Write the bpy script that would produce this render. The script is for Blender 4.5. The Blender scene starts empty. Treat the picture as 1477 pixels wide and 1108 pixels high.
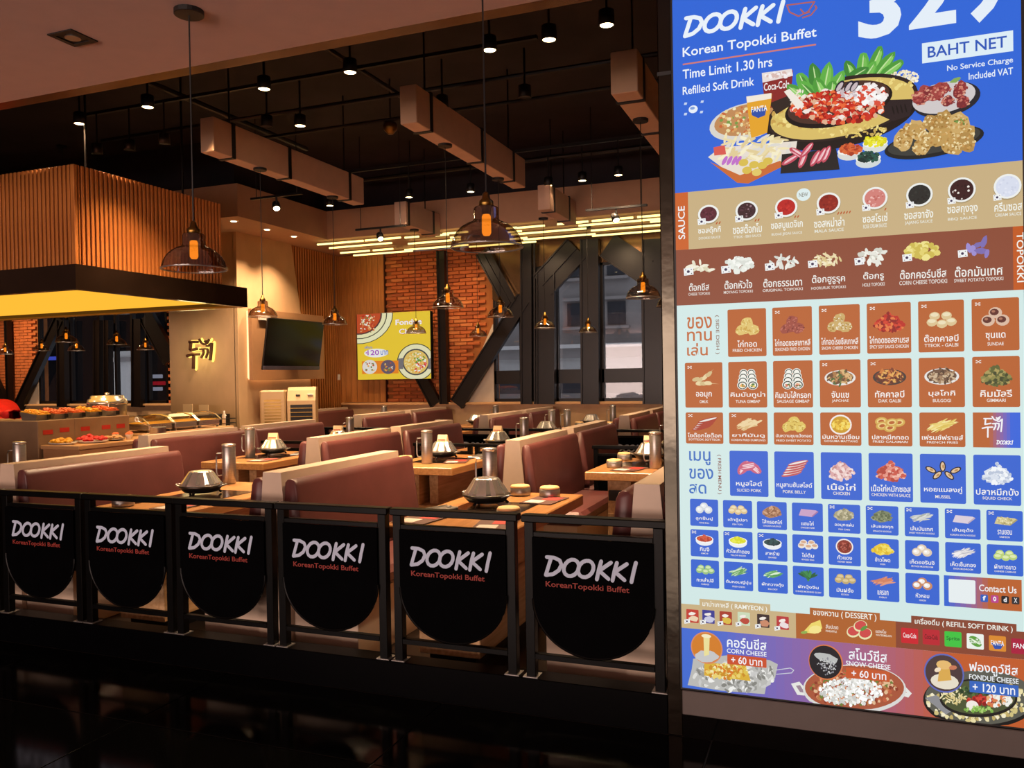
import bpy, math, random
from mathutils import Matrix, Vector
random.seed(7)
S = bpy.context.scene
COL = S.collection
PI = math.pi
# ------------------------------------------------------------------ camera
FPX, PX, PY, CAMH = 1185.5, 738.5, 554.0, 1.5
def cam_axes():
    a, b, c = [math.radians(v) for v in (-21.01, -0.60, -0.98)]
    F = Vector((math.sin(a)*math.cos(b), math.cos(a)*math.cos(b), math.sin(b)))
    r = Vector((math.cos(a), -math.sin(a), 0)); u = r.cross(F)
    return math.cos(c)*r+math.sin(c)*u, -math.sin(c)*r+math.cos(c)*u, F
CR, CU, CF = cam_axes()
cd = bpy.data.cameras.new('camera'); cam = bpy.data.objects.new('camera', cd); COL.objects.link(cam)
cd.sensor_width = 36; cd.sensor_fit = 'HORIZONTAL'; cd.lens = 36*FPX/1477
cd.clip_start = 0.05; cd.clip_end = 200
M = Matrix.Identity(4)
for i in range(3):
    M[i][0] = CR[i]; M[i][1] = CU[i]; M[i][2] = -CF[i]
M[2][3] = CAMH
cam.matrix_world = M
S.camera = cam
def onY(x, y, Y):      # surveyed photo point -> (X, Z) on the vertical plane at depth Y
    d = (x-PX)/FPX*CR-(y-PY)/FPX*CU+CF
    k = Y/d.y
    return d.x*k, CAMH+d.z*k
def onZ(x, y, Z):
    d = (x-PX)/FPX*CR-(y-PY)/FPX*CU+CF
    k = (Z-CAMH)/d.z
    return d.x*k, d.y*k
# ------------------------------------------------------------------ world, exposure, large lights
S.view_settings.view_transform = 'Standard'; S.view_settings.look = 'None'
S.view_settings.exposure = 0.0; S.view_settings.gamma = 1; S.view_settings.use_curve_mapping = False
W = bpy.data.worlds.new('world'); S.world = W; W.use_nodes = True
W.node_tree.nodes['Background'].inputs[0].default_value = (0.92, 0.93, 1.0, 1)
W.node_tree.nodes['Background'].inputs[1].default_value = 0.9
def lamp(name, kind, loc, energy, color, rot=(0, 0, 0), **kw):
    l = bpy.data.lights.new(name, kind); l.energy = energy; l.color = color
    for k, v in kw.items(): setattr(l, k, v)
    o = bpy.data.objects.new(name, l); COL.objects.link(o); o.location = loc; o.rotation_euler = rot
    return o
WARM = (1.0, 0.68, 0.40)
# added fill lamp behind the camera to lift the corridor ceiling and railing
lamp('corridor_fill', 'AREA', (-3.0, -7.7, 1.5), 950, (1.0, .74, .64), (math.radians(90), 0, 0), shape='RECTANGLE', size=12, size_y=2.4)
SPOT_E = 430

# ------------------------------------------------------------------ materials
def lin(h):
    if isinstance(h, tuple): return h
    o = []
    for i in (0, 2, 4):
        c = int(h[i:i+2], 16)/255
        o.append(c/12.92 if c <= .04045 else ((c+.055)/1.055)**2.4)
    return tuple(o)
MATS = {}
def pbr(name, col, rough=.5, metal=0, var=.12, scale=8, bump=0, stretch=(1, 1, 1), emit=None, es=0, spec=.5, col2=None, coat=0):
    m = bpy.data.materials.new(name); m.use_nodes = True; nt = m.node_tree
    b = nt.nodes['Principled BSDF']; c = lin(col)
    b.inputs['Roughness'].default_value = rough; b.inputs['Metallic'].default_value = metal
    b.inputs['Specular IOR Level'].default_value = spec
    b.inputs['Coat Weight'].default_value = coat
    tc = nt.nodes.new('ShaderNodeTexCoord'); mp = nt.nodes.new('ShaderNodeMapping')
    mp.inputs['Scale'].default_value = stretch
    nt.links.new(tc.outputs['Object'], mp.inputs[0])
    n = nt.nodes.new('ShaderNodeTexNoise'); n.inputs['Scale'].default_value = scale; n.inputs['Detail'].default_value = 4
    nt.links.new(mp.outputs[0], n.inputs['Vector'])
    r = nt.nodes.new('ShaderNodeValToRGB')
    a = lin(col2) if col2 else tuple(v*(1-var) for v in c); d = c if col2 else tuple(min(1, v*(1+var)) for v in c)
    r.color_ramp.elements[0].position = .3; r.color_ramp.elements[1].position = .7
    r.color_ramp.elements[0].color = (*a, 1); r.color_ramp.elements[1].color = (*d, 1)
    nt.links.new(n.outputs['Fac'], r.inputs[0]); nt.links.new(r.outputs[0], b.inputs['Base Color'])
    if bump:
        bp = nt.nodes.new('ShaderNodeBump'); bp.inputs['Strength'].default_value = bump; bp.inputs['Distance'].default_value = .01
        nt.links.new(n.outputs['Fac'], bp.inputs['Height']); nt.links.new(bp.outputs[0], b.inputs['Normal'])
    if emit:
        b.inputs['Emission Color'].default_value = (*lin(emit), 1); b.inputs['Emission Strength'].default_value = es
    MATS[name] = m
    return m
def wood(name, c1, c2, rough=.4, axis=1, scale=3):
    st = [14, 14, 14]; st[axis] = 1.0
    return pbr(name, c1, rough, col2=c2, scale=scale, stretch=tuple(st), bump=.08)
def glow(name, col, s):
    m = bpy.data.materials.new(name); m.use_nodes = True; nt = m.node_tree; nt.nodes.clear()
    e = nt.nodes.new('ShaderNodeEmission'); e.inputs[0].default_value = (*lin(col), 1); e.inputs[1].default_value = s
    o = nt.nodes.new('ShaderNodeOutputMaterial'); nt.links.new(e.outputs[0], o.inputs[0]); MATS[name] = m
    return m
def printed(name, strength, emissive=True):
    m = bpy.data.materials.new(name); m.use_nodes = True; nt = m.node_tree; b = nt.nodes['Principled BSDF']
    a = nt.nodes.new('ShaderNodeVertexColor'); a.layer_name = 'Col'
    if emissive:
        b.inputs['Base Color'].default_value = (.01, .01, .01, 1); b.inputs['Roughness'].default_value = .35
        nt.links.new(a.outputs[0], b.inputs['Emission Color']); b.inputs['Emission Strength'].default_value = strength
        b.inputs['Specular IOR Level'].default_value = .15
    else:
        nt.links.new(a.outputs[0], b.inputs['Base Color']); b.inputs['Roughness'].default_value = .4
    MATS[name] = m
    return m
def glass(name, tint, refl=.12, rough=.02, ior=1.5):
    m = bpy.data.materials.new(name); m.use_nodes = True; nt = m.node_tree; nt.nodes.clear()
    t = nt.nodes.new('ShaderNodeBsdfTransparent'); t.inputs[0].default_value = (*tint, 1)
    g = nt.nodes.new('ShaderNodeBsdfGlossy'); g.inputs['Roughness'].default_value = rough
    lw_ = nt.nodes.new('ShaderNodeLayerWeight'); lw_.inputs[0].default_value = .5
    f = nt.nodes.new('ShaderNodeMath'); f.operation = 'POWER'; f.inputs[1].default_value = 4; nt.links.new(lw_.outputs['Facing'], f.inputs[0])
    mx = nt.nodes.new('ShaderNodeMixShader'); mt = nt.nodes.new('ShaderNodeMath'); mt.operation = 'MULTIPLY_ADD'
    mt.inputs[1].default_value = .9; mt.inputs[2].default_value = refl
    if name == 'smoked_glass':
        nz_ = nt.nodes.new('ShaderNodeTexNoise'); nz_.inputs['Scale'].default_value = 45; bp = nt.nodes.new('ShaderNodeBump'); bp.inputs['Strength'].default_value = .5; bp.inputs['Distance'].default_value = .004
        tc = nt.nodes.new('ShaderNodeTexCoord'); nt.links.new(tc.outputs['Object'], nz_.inputs['Vector']); nt.links.new(nz_.outputs['Fac'], bp.inputs['Height']); nt.links.new(bp.outputs[0], g.inputs['Normal'])
    o = nt.nodes.new('ShaderNodeOutputMaterial')
    nt.links.new(f.outputs[0], mt.inputs[0]); nt.links.new(mt.outputs[0], mx.inputs[0])
    nt.links.new(t.outputs[0], mx.inputs[1]); nt.links.new(g.outputs[0], mx.inputs[2]); nt.links.new(mx.outputs[0], o.inputs[0])
    MATS[name] = m
    return m
pbr('black_stone', '040404', .10, var=.4, scale=30, spec=.25)
pbr('grout', '32302c', .7)
pbr('kerb_stone', '020203', .3, var=.3, spec=.06)
pbr('dark_floor', '1c1512', .3, var=.3)
pbr('mall_ceiling', 'cfaaa0', .9, var=.03)
pbr('black_paint', '0d0b0c', .5, var=.3)
pbr('black_ceiling', '2a2228', .8, var=.4, scale=2)
pbr('rail_black', '040404', .35, var=.2, spec=.12)
pbr('panel_black', '020203', .6, var=.3, spec=.02)
pbr('white_vinyl', 'b4c2da', .6, var=.02)
pbr('red_vinyl', '8c2a20', .6, var=.05)
pbr('leather', '5e3230', .40, var=.12, scale=5, bump=.05)
pbr('cream_laminate', 'c8b09a', .45, var=.05)
wood('table_wood', 'b98350', '98683a', .3)
wood('base_wood', 'd9b183', 'b98c5c', .45)
wood('slat_wood', 'd98640', 'b0642c', .42, axis=2)
wood('wall_wood', 'c88444', 'a4692e', .5, axis=2)
pbr('slat_back', '4a2412', .8)
pbr('placemat', '5b3b34', .5)
pbr('induction', '19120f', .12, spec=.6)
pbr('dark_steel', '4a4642', .3, metal=.8)
pbr('steel', 'e2ded8', .2, metal=.85, var=.05)
pbr('brushed_steel', 'a8a4a0', .32, metal=.8, var=.1, stretch=(1, 1, 30))
pbr('steel_wavy', '4a473f', .16, metal=1, bump=.35, scale=4)
pbr('bronze_grey', '5c5350', .5, metal=.2, var=.05)
pbr('bronze_metal', '7a5c40', .22, metal=.75, var=.1)
pbr('steel_beam', '120b08', .35, var=.2, spec=.4)
pbr('hood_band', '3a2a20', .12, metal=.5, var=.2, spec=.7, scale=3)
pbr('concrete', 'cca880', .8, var=.10, scale=3, stretch=(1, 1, .6))
pbr('gypsum', 'bc9478', .9, var=.03)
pbr('duct', 'd0ac96', .7, var=.05)
pbr('tan_panel', 'a87d58', .6, var=.04)
pbr('brick', 'bc6430', .85, var=.2, bump=.3)
pbr('brick_dark', 'a35328', .85, var=.2, bump=.3)
pbr('brick_pale', 'cb7a42', .85, var=.2, bump=.3)
pbr('mortar', 'a0602f', .95)
pbr('dado', 'cfa980', .7, var=.06)
pbr('dado_cap', 'e0ae78', .5, var=.05)
pbr('white_wall', 'cdbfae', .8, var=.03)
pbr('facade', '8d8885', .9, var=.08, scale=2)
pbr('facade_light', 'c9c8c4', .9, var=.05)
pbr('facade_dark', '282a30', .4, var=.2)
pbr('counter_grey', '8f7156', .6, var=.15, scale=4)
pbr('counter_top', 'dba877', .35, var=.05)
pbr('counter_front', 'c48f63', .5, var=.05)
pbr('plastic_cream', 'c7a478', .45, var=.04)
pbr('plastic_dark', '1a1512', .5)
pbr('red_cloth', 'd5120e', .8, var=.15, scale=12, bump=.2)
pbr('skin', 'c98d68', .55, var=.04)
pbr('hair', '17100c', .5)
pbr('white_ceramic', 'e6dfd6', .25, var=.02)
pbr('food_yellow', 'f2ab26', .5, var=.2, scale=60, bump=.5)
pbr('food_red', 'd81420', .45, var=.3, scale=60, bump=.5)
pbr('food_orange', 'e2672b', .5, var=.35, scale=70, bump=.6)
pbr('card_paper', 'efd3a6', .6, var=.03)
pbr('card_red', 'b52a22', .6, var=.03)
pbr('screen_black', '0b090c', .22, var=.2, spec=.25)
pbr('night_wall', '0c0a0c', .95, spec=.05)
pbr('tv_chin', '5a5a78', .3, metal=.3)
pbr('brass', '8a6a34', .3, metal=1)
pbr('cushion_pad', 'e0bb82', .6, var=.05)
glow('lamp_glow', 'ffd9a0', 16)
glow('tube_glow', 'ffea90', 2.3)
glow('hood_glow', 'ffb636', 1.12)
glow('bulb_glow', 'ff9420', 1.9)
glow('neon_glow', 'ffd968', 1.7)
glow('cove_glow', 'ffc48c', 1.9)
glow('down_glow', 'ffdcb0', 6)
glow('sign_red', 'd02030', .5)
glow('sign_white', 'd8d8e8', .4)
glow('sign_blue', '5060e0', .8)
printed('backlit_print', 1.0)
printed('poster_print', .82)
printed('flat_print', 1, False)
glass('smoked_glass', (.62, .52, .43), .20, .05)
glass('window_glass', (.80, .82, .86), .05, .02)
glass('clear_glass', (.92, .92, .9), .10, .05)
# ------------------------------------------------------------------ mesh helper
class MB:
    def __init__(s): s.v = []; s.f = []; s.m = []; s.mi = 0; s.sm = []; s.smooth = False
    def add(s, vs, fs):
        o = len(s.v); s.v += [tuple(v) for v in vs]; s.f += [[i+o for i in f] for f in fs]
        s.m += [s.mi]*len(fs); s.sm += [s.smooth]*len(fs); return s
    def box(s, a, b, bev=0):
        x0, y0, z0 = [min(p, q) for p, q in zip(a, b)]; x1, y1, z1 = [max(p, q) for p, q in zip(a, b)]
        if bev:
            e = min(bev, (x1-x0)/2.1, (y1-y0)/2.1, (z1-z0)/2.1)
            rings = []
            for z, i in ((z0, e), (z0+e, 0), (z1-e, 0), (z1, e)):
                X0, X1, Y0, Y1 = x0+i, x1-i, y0+i, y1-i; c = e if not i else e*.4
                rings.append([(X0+c, Y0, z), (X1-c, Y0, z), (X1, Y0+c, z), (X1, Y1-c, z), (X1-c, Y1, z), (X0+c, Y1, z), (X0, Y1-c, z), (X0, Y0+c, z)])
            vs = [p for r in rings for p in r]; fs = [list(range(7, -1, -1)), list(range(24, 32))]
            for k in range(3):
                for i in range(8): j = (i+1) % 8; fs.append([k*8+i, k*8+j, k*8+8+j, k*8+8+i])
            return s.add(vs, fs)
        vs = [(x0, y0, z0), (x1, y0, z0), (x1, y1, z0), (x0, y1, z0), (x0, y0, z1), (x1, y0, z1), (x1, y1, z1), (x0, y1, z1)]
        return s.add(vs, [(3, 2, 1, 0), (4, 5, 6, 7), (0, 1, 5, 4), (1, 2, 6, 5), (2, 3, 7, 6), (3, 0, 4, 7)])
    def prism(s, pts, axis, a, b):   # pts 2D outline (counter-clockwise) extruded along axis from a to b
        n = len(pts)
        def P(p, t):
            if axis == 'x': return (t, p[0], p[1])
            if axis == 'y': return (p[0], t, p[1])
            return (p[0], p[1], t)
        vs = [P(p, a) for p in pts]+[P(p, b) for p in pts]
        return s.add(vs, [list(range(n-1, -1, -1)), list(range(n, 2*n))]+[[i, (i+1) % n, n+(i+1) % n, n+i] for i in range(n)])
    def lathe(s, prof, n=20, c=(0, 0, 0), flute=0, tilt=None):
        vs = []; fs = []
        for r, z in prof:
            for i in range(n):
                a = 2*PI*i/n; rr = r*(1-flute*(i % 2))
                p = (rr*math.cos(a), rr*math.sin(a), z)
                if tilt: p = tuple(tilt @ Vector(p))
                vs.append((c[0]+p[0], c[1]+p[1], c[2]+p[2]))
        for k in range(len(prof)-1):
            for i in range(n): j = (i+1) % n; fs.append([k*n+i, k*n+j, (k+1)*n+j, (k+1)*n+i])
        fs.append(list(range(n-1, -1, -1))); L = (len(prof)-1)*n; fs.append([L+i for i in range(n)])
        return s.add(vs, fs)
    def tube(s, path, r, n=8, closed=False):
        path = [Vector(p) for p in path]; vs = []; fs = []; N = len(path)
        rs = r if isinstance(r, (list, tuple)) else [r]*N
        for k, p in enumerate(path):
            d = (path[min(k+1, N-1)]-path[max(k-1, 0)])
            if closed: d = path[(k+1) % N]-path[k-1]
            d.normalize(); h = Vector((0, 0, 1)) if abs(d.z) < .9 else Vector((1, 0, 0))
            u = d.cross(h).normalized(); w = d.cross(u)
            for i in range(n):
                a = 2*PI*i/n; vs.append(p+(u*math.cos(a)+w*math.sin(a))*rs[k])
        K = N if closed else N-1
        for k in range(K):
            k2 = (k+1) % N
            for i in range(n): j = (i+1) % n; fs.append([k*n+i, k*n+j, k2*n+j, k2*n+i])
        if not closed: fs.append(list(range(n-1, -1, -1))); fs.append([(N-1)*n+i for i in range(n)])
        return s.add(vs, fs)
    def bar(s, p, q, w, h, up=(0, 1, 0)):   # square bar from p to q, w across, h along 'up'
        p, q = Vector(p), Vector(q); d = (q-p).normalized(); u = Vector(up); u = (u-d*u.dot(d)).normalized(); w_ = d.cross(u)
        vs = []
        for c in (p, q):
            for a, b in ((-1, -1), (1, -1), (1, 1), (-1, 1)): vs.append(c+w_*a*w/2+u*b*h/2)
        return s.add(vs, [(3, 2, 1, 0), (4, 5, 6, 7), (0, 1, 5, 4), (1, 2, 6, 5), (2, 3, 7, 6), (3, 0, 4, 7)])
    def build(s, name, mats, parent=None, loc=None):
        me = bpy.data.meshes.new(name); me.from_pydata(s.v, [], s.f)
        if isinstance(mats, str): mats = [mats]
        for m in mats: me.materials.append(MATS[m])
        me.polygons.foreach_set('material_index', s.m); me.polygons.foreach_set('use_smooth', s.sm)
        me.update()
        o = bpy.data.objects.new(name, me); COL.objects.link(o)
        if parent: o.parent = parent
        if loc: o.location = loc
        return o
def fixn(o):
    import bmesh
    bm = bmesh.new(); bm.from_mesh(o.data); bmesh.ops.recalc_face_normals(bm, faces=bm.faces); bm.to_mesh(o.data); bm.free(); return o
def thing(name, label, cat, loc=(0, 0, 0), group=None, rz=0):
    o = bpy.data.objects.new(name, None); COL.objects.link(o); o.location = loc; o.rotation_euler = (0, 0, rz)
    o.empty_display_size = .1; o['label'] = label; o['category'] = cat
    if group: o['group'] = group
    return o
def tag(o, label, cat, group=None):
    o['label'] = label; o['category'] = cat
    if group: o['group'] = group
    return o
def struct(o): o['kind'] = 'structure'; return o
def kids(o): return KID.get(o.name, [])
def dup(root, loc, label, group=None, rz=None):
    r = root.copy(); COL.objects.link(r); r.location = loc; r['label'] = label
    if group: r['group'] = group
    if rz is not None: r.rotation_euler = (0, 0, rz)
    def rec(a, b):
        for ch in list(a.children):
            c = ch.copy(); COL.objects.link(c); c.parent = b; rec(ch, c)
    rec(root, r)
    return r
def share(me_obj, name, parent, loc, rot=None, mat=None):
    o = bpy.data.objects.new(name, me_obj.data); COL.objects.link(o); o.parent = parent; o.location = loc
    if rot: o.rotation_euler = rot
    return o
# ------------------------------------------------------------------ lettering and print
TC = {}
def glyphs(s):
    if s in TC: return TC[s]
    c = bpy.data.curves.new('t', 'FONT'); c.body = s; c.size = 1; c.resolution_u = 3; c.offset = .012 if len(s) > 1 or s in 'XYZ' else .035
    o = bpy.data.objects.new('t', c); m = bpy.data.meshes.new_from_object(o)
    vs = [(v.co.x, v.co.y) for v in m.vertices]; fs = [list(p.vertices) for p in m.polygons]
    bpy.data.objects.remove(o); bpy.data.curves.remove(c); bpy.data.meshes.remove(m)
    if vs:
        x0 = min(v[0] for v in vs); x1 = max(v[0] for v in vs); y0 = min(v[1] for v in vs); y1 = max(v[1] for v in vs)
    else: x0 = y0 = 0; x1 = y1 = 1
    TC[s] = ([((x-x0)/(x1-x0), (y-y0)/(y1-y0)) for x, y in vs], fs)
    return TC[s]
def ribbon(pts, w):   # 2D stroke: quads with round joints
    vs = []; fs = []
    for (x0, y0), (x1, y1) in zip(pts, pts[1:]):
        L = math.hypot(x1-x0, y1-y0) or 1; nx, ny = -(y1-y0)/L*w/2, (x1-x0)/L*w/2; o = len(vs)
        vs += [(x0+nx, y0+ny), (x0-nx, y0-ny), (x1-nx, y1-ny), (x1+nx, y1+ny)]; fs.append([o, o+1, o+2, o+3])
    for x, y in pts:
        o = len(vs); vs += [(x+w/2*math.cos(a*PI/4), y+w/2*math.sin(a*PI/4)) for a in range(8)]; fs.append(list(range(o, o+8)))
    return vs, fs
def arc(cx, cy, rx, ry, a0=0, a1=360, n=14, sh=0):
    o = []
    for i in range(n+1):
        a = math.radians(a0+(a1-a0)*i/n); x = cx+rx*math.cos(a); y = cy+ry*math.sin(a); o.append((x+sh*(y-cy), y))
    return o
LOGO = [[(.30, .97), (.16, .5), (.02, .04)], [(.08, .98), (.45, .97), (.72, .85), (.80, .62), (.66, .32), (.38, .1), (.02, .03)],
        arc(1.28, .5, .36, .44, sh=.22), arc(1.98, .5, .36, .44, sh=.22),
        [(2.72, .95), (2.6, .5), (2.5, .0)], [(3.18, .92), (2.62, .46), (3.05, .07)],
        [(3.46, .93), (3.34, .5), (3.24, .0)], [(3.92, .9), (3.36, .46), (3.8, .07)],
        [(4.34, 1.0), (4.22, .5), (4.12, .0)]]
LOGOW = 4.36
HANGUL = [[(4.55, 3.25), (6.4, 3.25)], [(4.95, 3.3), (4.8, 4.9), (6.25, 4.6)], [(4.1, 6.05), (5.2, 5.75), (6.7, 5.7)], [(5.5, 5.8), (5.45, 8.6)],
          [(6.7, 4.7), (7.4, 4.65), (7.45, 5.5), (7.0, 6.4)], [(7.6, 4.6), (8.3, 4.65), (8.3, 5.4), (7.95, 6.4)], [(9.1, 3.4), (9.0, 5.0), (8.8, 6.9)],
          [(6.6, 2.65), (7.0, 3.4), (7.6, 3.75), (8.2, 3.45), (8.6, 2.7)], [(7.7, 3.0), (7.95, 3.3), (8.3, 2.95)], [(8.0, 4.0), (8.5, 4.05), (8.8, 3.6)]]
class Print:
    """flat coloured print; f maps photo pixels to the sign's own plane"""
    def __init__(s, f): s.F = f; s.v = []; s.f = []; s.c = []; s.k = 0; s.base = .0
    def lay(s, b): s.base = b; s.k = 0; return s
    def raw(s, uv, fs, col):
        o = len(s.v); d = -(s.base+s.k*1.2e-5); s.k += 1
        s.v += [(x, d, z) for x, z in uv]; s.f += [[i+o for i in f] for f in fs]; s.c += [lin(col)]*len(fs)
    def poly(s, pts, col): s.raw([s.F(*p) for p in pts], [list(range(len(pts)))[::-1]], col)
    def rect(s, x0, y0, x1, y1, col, r=0):
        a, t, b, u = s.cen(x0, y0, x1, y1)
        s.box(a, u, b, t, col, r)
    def box(s, a, u, b, t, col, r=0):
        if r:
            p = []
            for cx, cz, q in ((b-r, t-r, 0), (a+r, t-r, 1), (a+r, u+r, 2), (b-r, u+r, 3)):
                p += [(cx+r*math.cos((q+i/3)*PI/2), cz+r*math.sin((q+i/3)*PI/2)) for i in range(4)]
            s.raw(p, [list(range(16))], col)
        else: s.raw([(a, u), (b, u), (b, t), (a, t)], [[0, 1, 2, 3]], col)
    def ell(s, cx, cy, rx, ry, col, rot=0, n=14, jag=0):
        x, z = s.F(cx, cy); x1, z1 = s.F(cx+1, cy-1); kx, kz = x1-x, z1-z; c, q = math.cos(rot), math.sin(rot); p = []
        for i in range(n):
            a = 2*PI*i/n; j = 1+random.uniform(-jag, jag); u, v = rx*j*math.cos(a), ry*j*math.sin(a)
            p.append((x+kx*(u*c-v*q), z+kz*(u*q+v*c)))
        s.raw(p, [list(range(n))], col)
    def cen(s, x0, y0, x1, y1):
        xm = (x0+x1)/2; return s.F(x0, y0)[0], s.F(xm, y0)[1], s.F(x1, y1)[0], s.F(xm, y1)[1]
    def text(s, t, x0, y0, x1, y1, col):
        a, tt, b, u = s.cen(x0, y0, x1, y1); g, fs = glyphs(t)
        s.raw([(a+(b-a)*p, u+(tt-u)*q) for p, q in g], fs, col)
    def textb(s, t, a, u, b, tt, col):
        g, fs = glyphs(t); s.raw([(a+(b-a)*p, u+(tt-u)*q) for p, q in g], fs, col)
    def vtext(s, t, x0, y0, x1, y1, col, up=False):
        (a, tt), (b, u) = s.F(x0, y0), s.F(x1, y1); g, fs = glyphs(t)
        if up: s.raw([(b+(a-b)*q, u+(tt-u)*p) for p, q in g], fs, col)
        else: s.raw([(a+(b-a)*q, tt+(u-tt)*p) for p, q in g], fs, col)
    def strokes(s, st, x0, y0, x1, y1, w, col, wid=LOGOW, hei=1, flip=False, ox=0, oy=0):
        a, tt, b, u = s.cen(x0, y0, x1, y1)
        for q in st:
            pts = [(a+(b-a)*(x-ox)/wid, (tt-(tt-u)*(y-oy)/hei) if flip else u+(tt-u)*(y-oy)/hei) for x, y in q]
            vs, fs = ribbon(pts, w); s.raw(vs, fs, col)
    def scatter(s, cx, cy, rx, ry, n, sz, cols, asp=1.0, heap=0, jag=.15):
        pts = []
        for i in range(n):
            r = math.sqrt(random.random()); a = random.uniform(0, 2*PI); pts.append((cx+rx*r*math.cos(a), cy+ry*r*math.sin(a)))
        if heap:
            pts = [(x, y) for x, y in pts if y > cy-ry+(abs(x-cx)/rx)**1.3*ry*1.5*heap]
        pts.sort(key=lambda p: p[1])
        for x, y in pts:
            z = sz*random.uniform(.7, 1.25)
            s.ell(x, y, z, z/asp, random.choice(cols), random.uniform(0, PI) if asp > 1.2 else 0, 8, jag)
    def build(s, name, mat, parent, loc=(0, 0, 0)):
        me = bpy.data.meshes.new(name); me.from_pydata(s.v, [], s.f); me.materials.append(MATS[mat])
        at = me.color_attributes.new('Col', 'FLOAT_COLOR', 'CORNER'); buf = []
        for p, c in zip(me.polygons, s.c): buf += [*c, 1.0]*p.loop_total
        at.data.foreach_set('color', buf)
        o = bpy.data.objects.new(name, me); COL.objects.link(o); o.parent = parent; o.location = loc
        return o
# ================================================================== SETTING
FY = 3.39           # frontage plane
XJ = [-7.736+1.213*i for i in range(10)]; YJ = [3.39-.63*i for i in range(13)]
fl = struct(MB().box((-19, -8, -.05), (4, FY, -.006)).build('floor', 'grout'))
t0 = None
for i in range(9):
    for j in range(12):
        if t0 is None:
            t0 = MB().box((.003, .003, -.006), (1.21, .627, 0), .0015).build('floor_tile', 'black_stone', fl, (XJ[i], YJ[j+1], 0))
        else: share(t0, 'floor_tile', fl, (XJ[i], YJ[j+1], 0))
struct(MB().box((-19, FY, -.05), (1.5, 12.7, 0)).build('floor_dining', 'dark_floor'))
struct(MB().box((-6.2, FY, 0), (-.635, 3.50, .162), .003).build('trim_kerb', 'kerb_stone'))
struct(MB().box((-12, FY, 0), (-6.21, 3.50, 1.1), .003).build('wall_front_left', 'counter_grey'))
struct(MB().box((-19, -8, 3.12), (4, FY, 3.3)).build('ceiling', 'mall_ceiling'))
struct(MB().box((-19, FY+.002, 3.13), (4, 3.50, 3.21)).build('trim_header', 'bronze_metal'))
struct(MB().box((-19, FY+.02, 3.21), (4, 3.48, 4.8)).build('wall_header', 'black_ceiling'))
struct(MB().box((-19, 3.39, 4.75), (1.5, 12.7, 4.85)).build('ceiling_black', 'black_ceiling'))
struct(MB().box((-19, -8.2, 0), (4, -8, 3.3)).build('wall_corridor', 'bronze_metal'))
struct(MB().box((4, -8, 0), (4.2, 3.4, 3.3)).build('wall_corridor_right', 'bronze_metal'))
struct(MB().box((-19.2, -8, 0), (-19, 12.7, 4.85)).build('wall_left', 'gypsum'))
struct(MB().box((1.5, 3.4, 0), (1.7, 12.7, 4.85)).build('wall_right', 'dado'))
struct(MB().box((.9, 3.42, 0), (4.1, 3.7, 3.3)).build('wall_front_right', 'black_paint'))
# bulkhead round the dark ceiling
b = MB(); b.box((-19, 8.80, 3.65), (-7.19, 12.5, 4.08)); b.box((-7.19, 10.86, 3.65), (1.5, 12.5, 4.08))
struct(b.build('ceiling_bulkhead', 'gypsum'))
b = MB(); b.box((-19, 9.0, 4.08), (-7.4, 12.5, 4.75)); b.box((-7.4, 11.1, 4.08), (1.5, 12.5, 4.75))
struct(b.build('wall_above_bulkhead', 'black_ceiling'))
# back wall: dado, masonry with window openings
BY = 12.5
wb = MB()
for x0, x1 in ((-19, -15.42), (-11.95, -5.12), (-2.0, 1.5)): wb.box((x0, BY+.06, 1.0), (x1, BY+.25, 3.65))
wb.box((-19, BY+.06, 0), (1.5, BY+.25, 1.0)); wb.box((-15.42, BY+.06, 3.2), (-11.95, BY+.25, 3.65))
wb = struct(wb.build('wall_back', 'mortar'))
struct(MB().box((-19, BY-.04, 0), (1.5, BY+.06, 1.03)).build('trim_dado', 'dado'))
struct(MB().box((-19, BY-.10, 1.03), (1.5, BY+.08, 1.07), .004).build('trim_dado_cap', 'dado_cap'))
# bricks, one object each on the wall by the poster
bm_ = [MB().box((-.112, 0, -.026), (.112, .07, .026), .006).build('brick', k, wb, (0, BY+.02, -9)) for k in ('brick', 'brick_dark', 'brick_pale')]
used = set(); nb = 0
for r in range(41):
    z = 1.105+r*.0625
    x = -7.02+(.12 if r % 2 else 0)
    while x < -5.25:
        hid = -7.0 < x < -6.32 and 1.53 < z < 2.53
        if not hid and not (x > -5.52 and z < 2.15 and x > -5.86+(z-1.07)*.42) and nb < 300:
            m = random.choices((0, 1, 2), (5, 3, 2))[0]; dy = random.uniform(-.008, .004)
            if m not in used: o = bm_[m]; o.location = (x, BY+.02+dy, z); used.add(m)
            else: o = share(bm_[m], 'brick', wb, (x, BY+.02+dy, z))
            nb += 1
        x += .236
print('bricks', nb)
b = MB()
for r in range(41):
    z = 1.105+r*.0625; x = -16.9+(.12 if r % 2 else 0)
    while x < -15.5: b.box((x-.112, BY+.02, z-.026), (x+.112, BY+.08, z+.026)); x += .236
    x = -11.85+(.12 if r % 2 else 0)
    while x < -11.2: b.box((x-.112, BY+.02, z-.026), (x+.112, BY+.08, z+.026)); x += .236
o = b.build('brickwork', 'brick', wb); o['kind'] = 'stuff'
struct(MB().prism([(-5.75, 1.07), (-5.12, 1.07), (-5.12, 2.35)], 'y', BY-.0, BY+.05).build('trim_white_infill', 'white_wall'))
struct(MB().prism([(-15.95, 1.07), (-15.42, 1.07), (-15.42, 1.9)], 'y', BY-.0, BY+.05).build('trim_white_infill_left', 'white_wall'))
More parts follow.
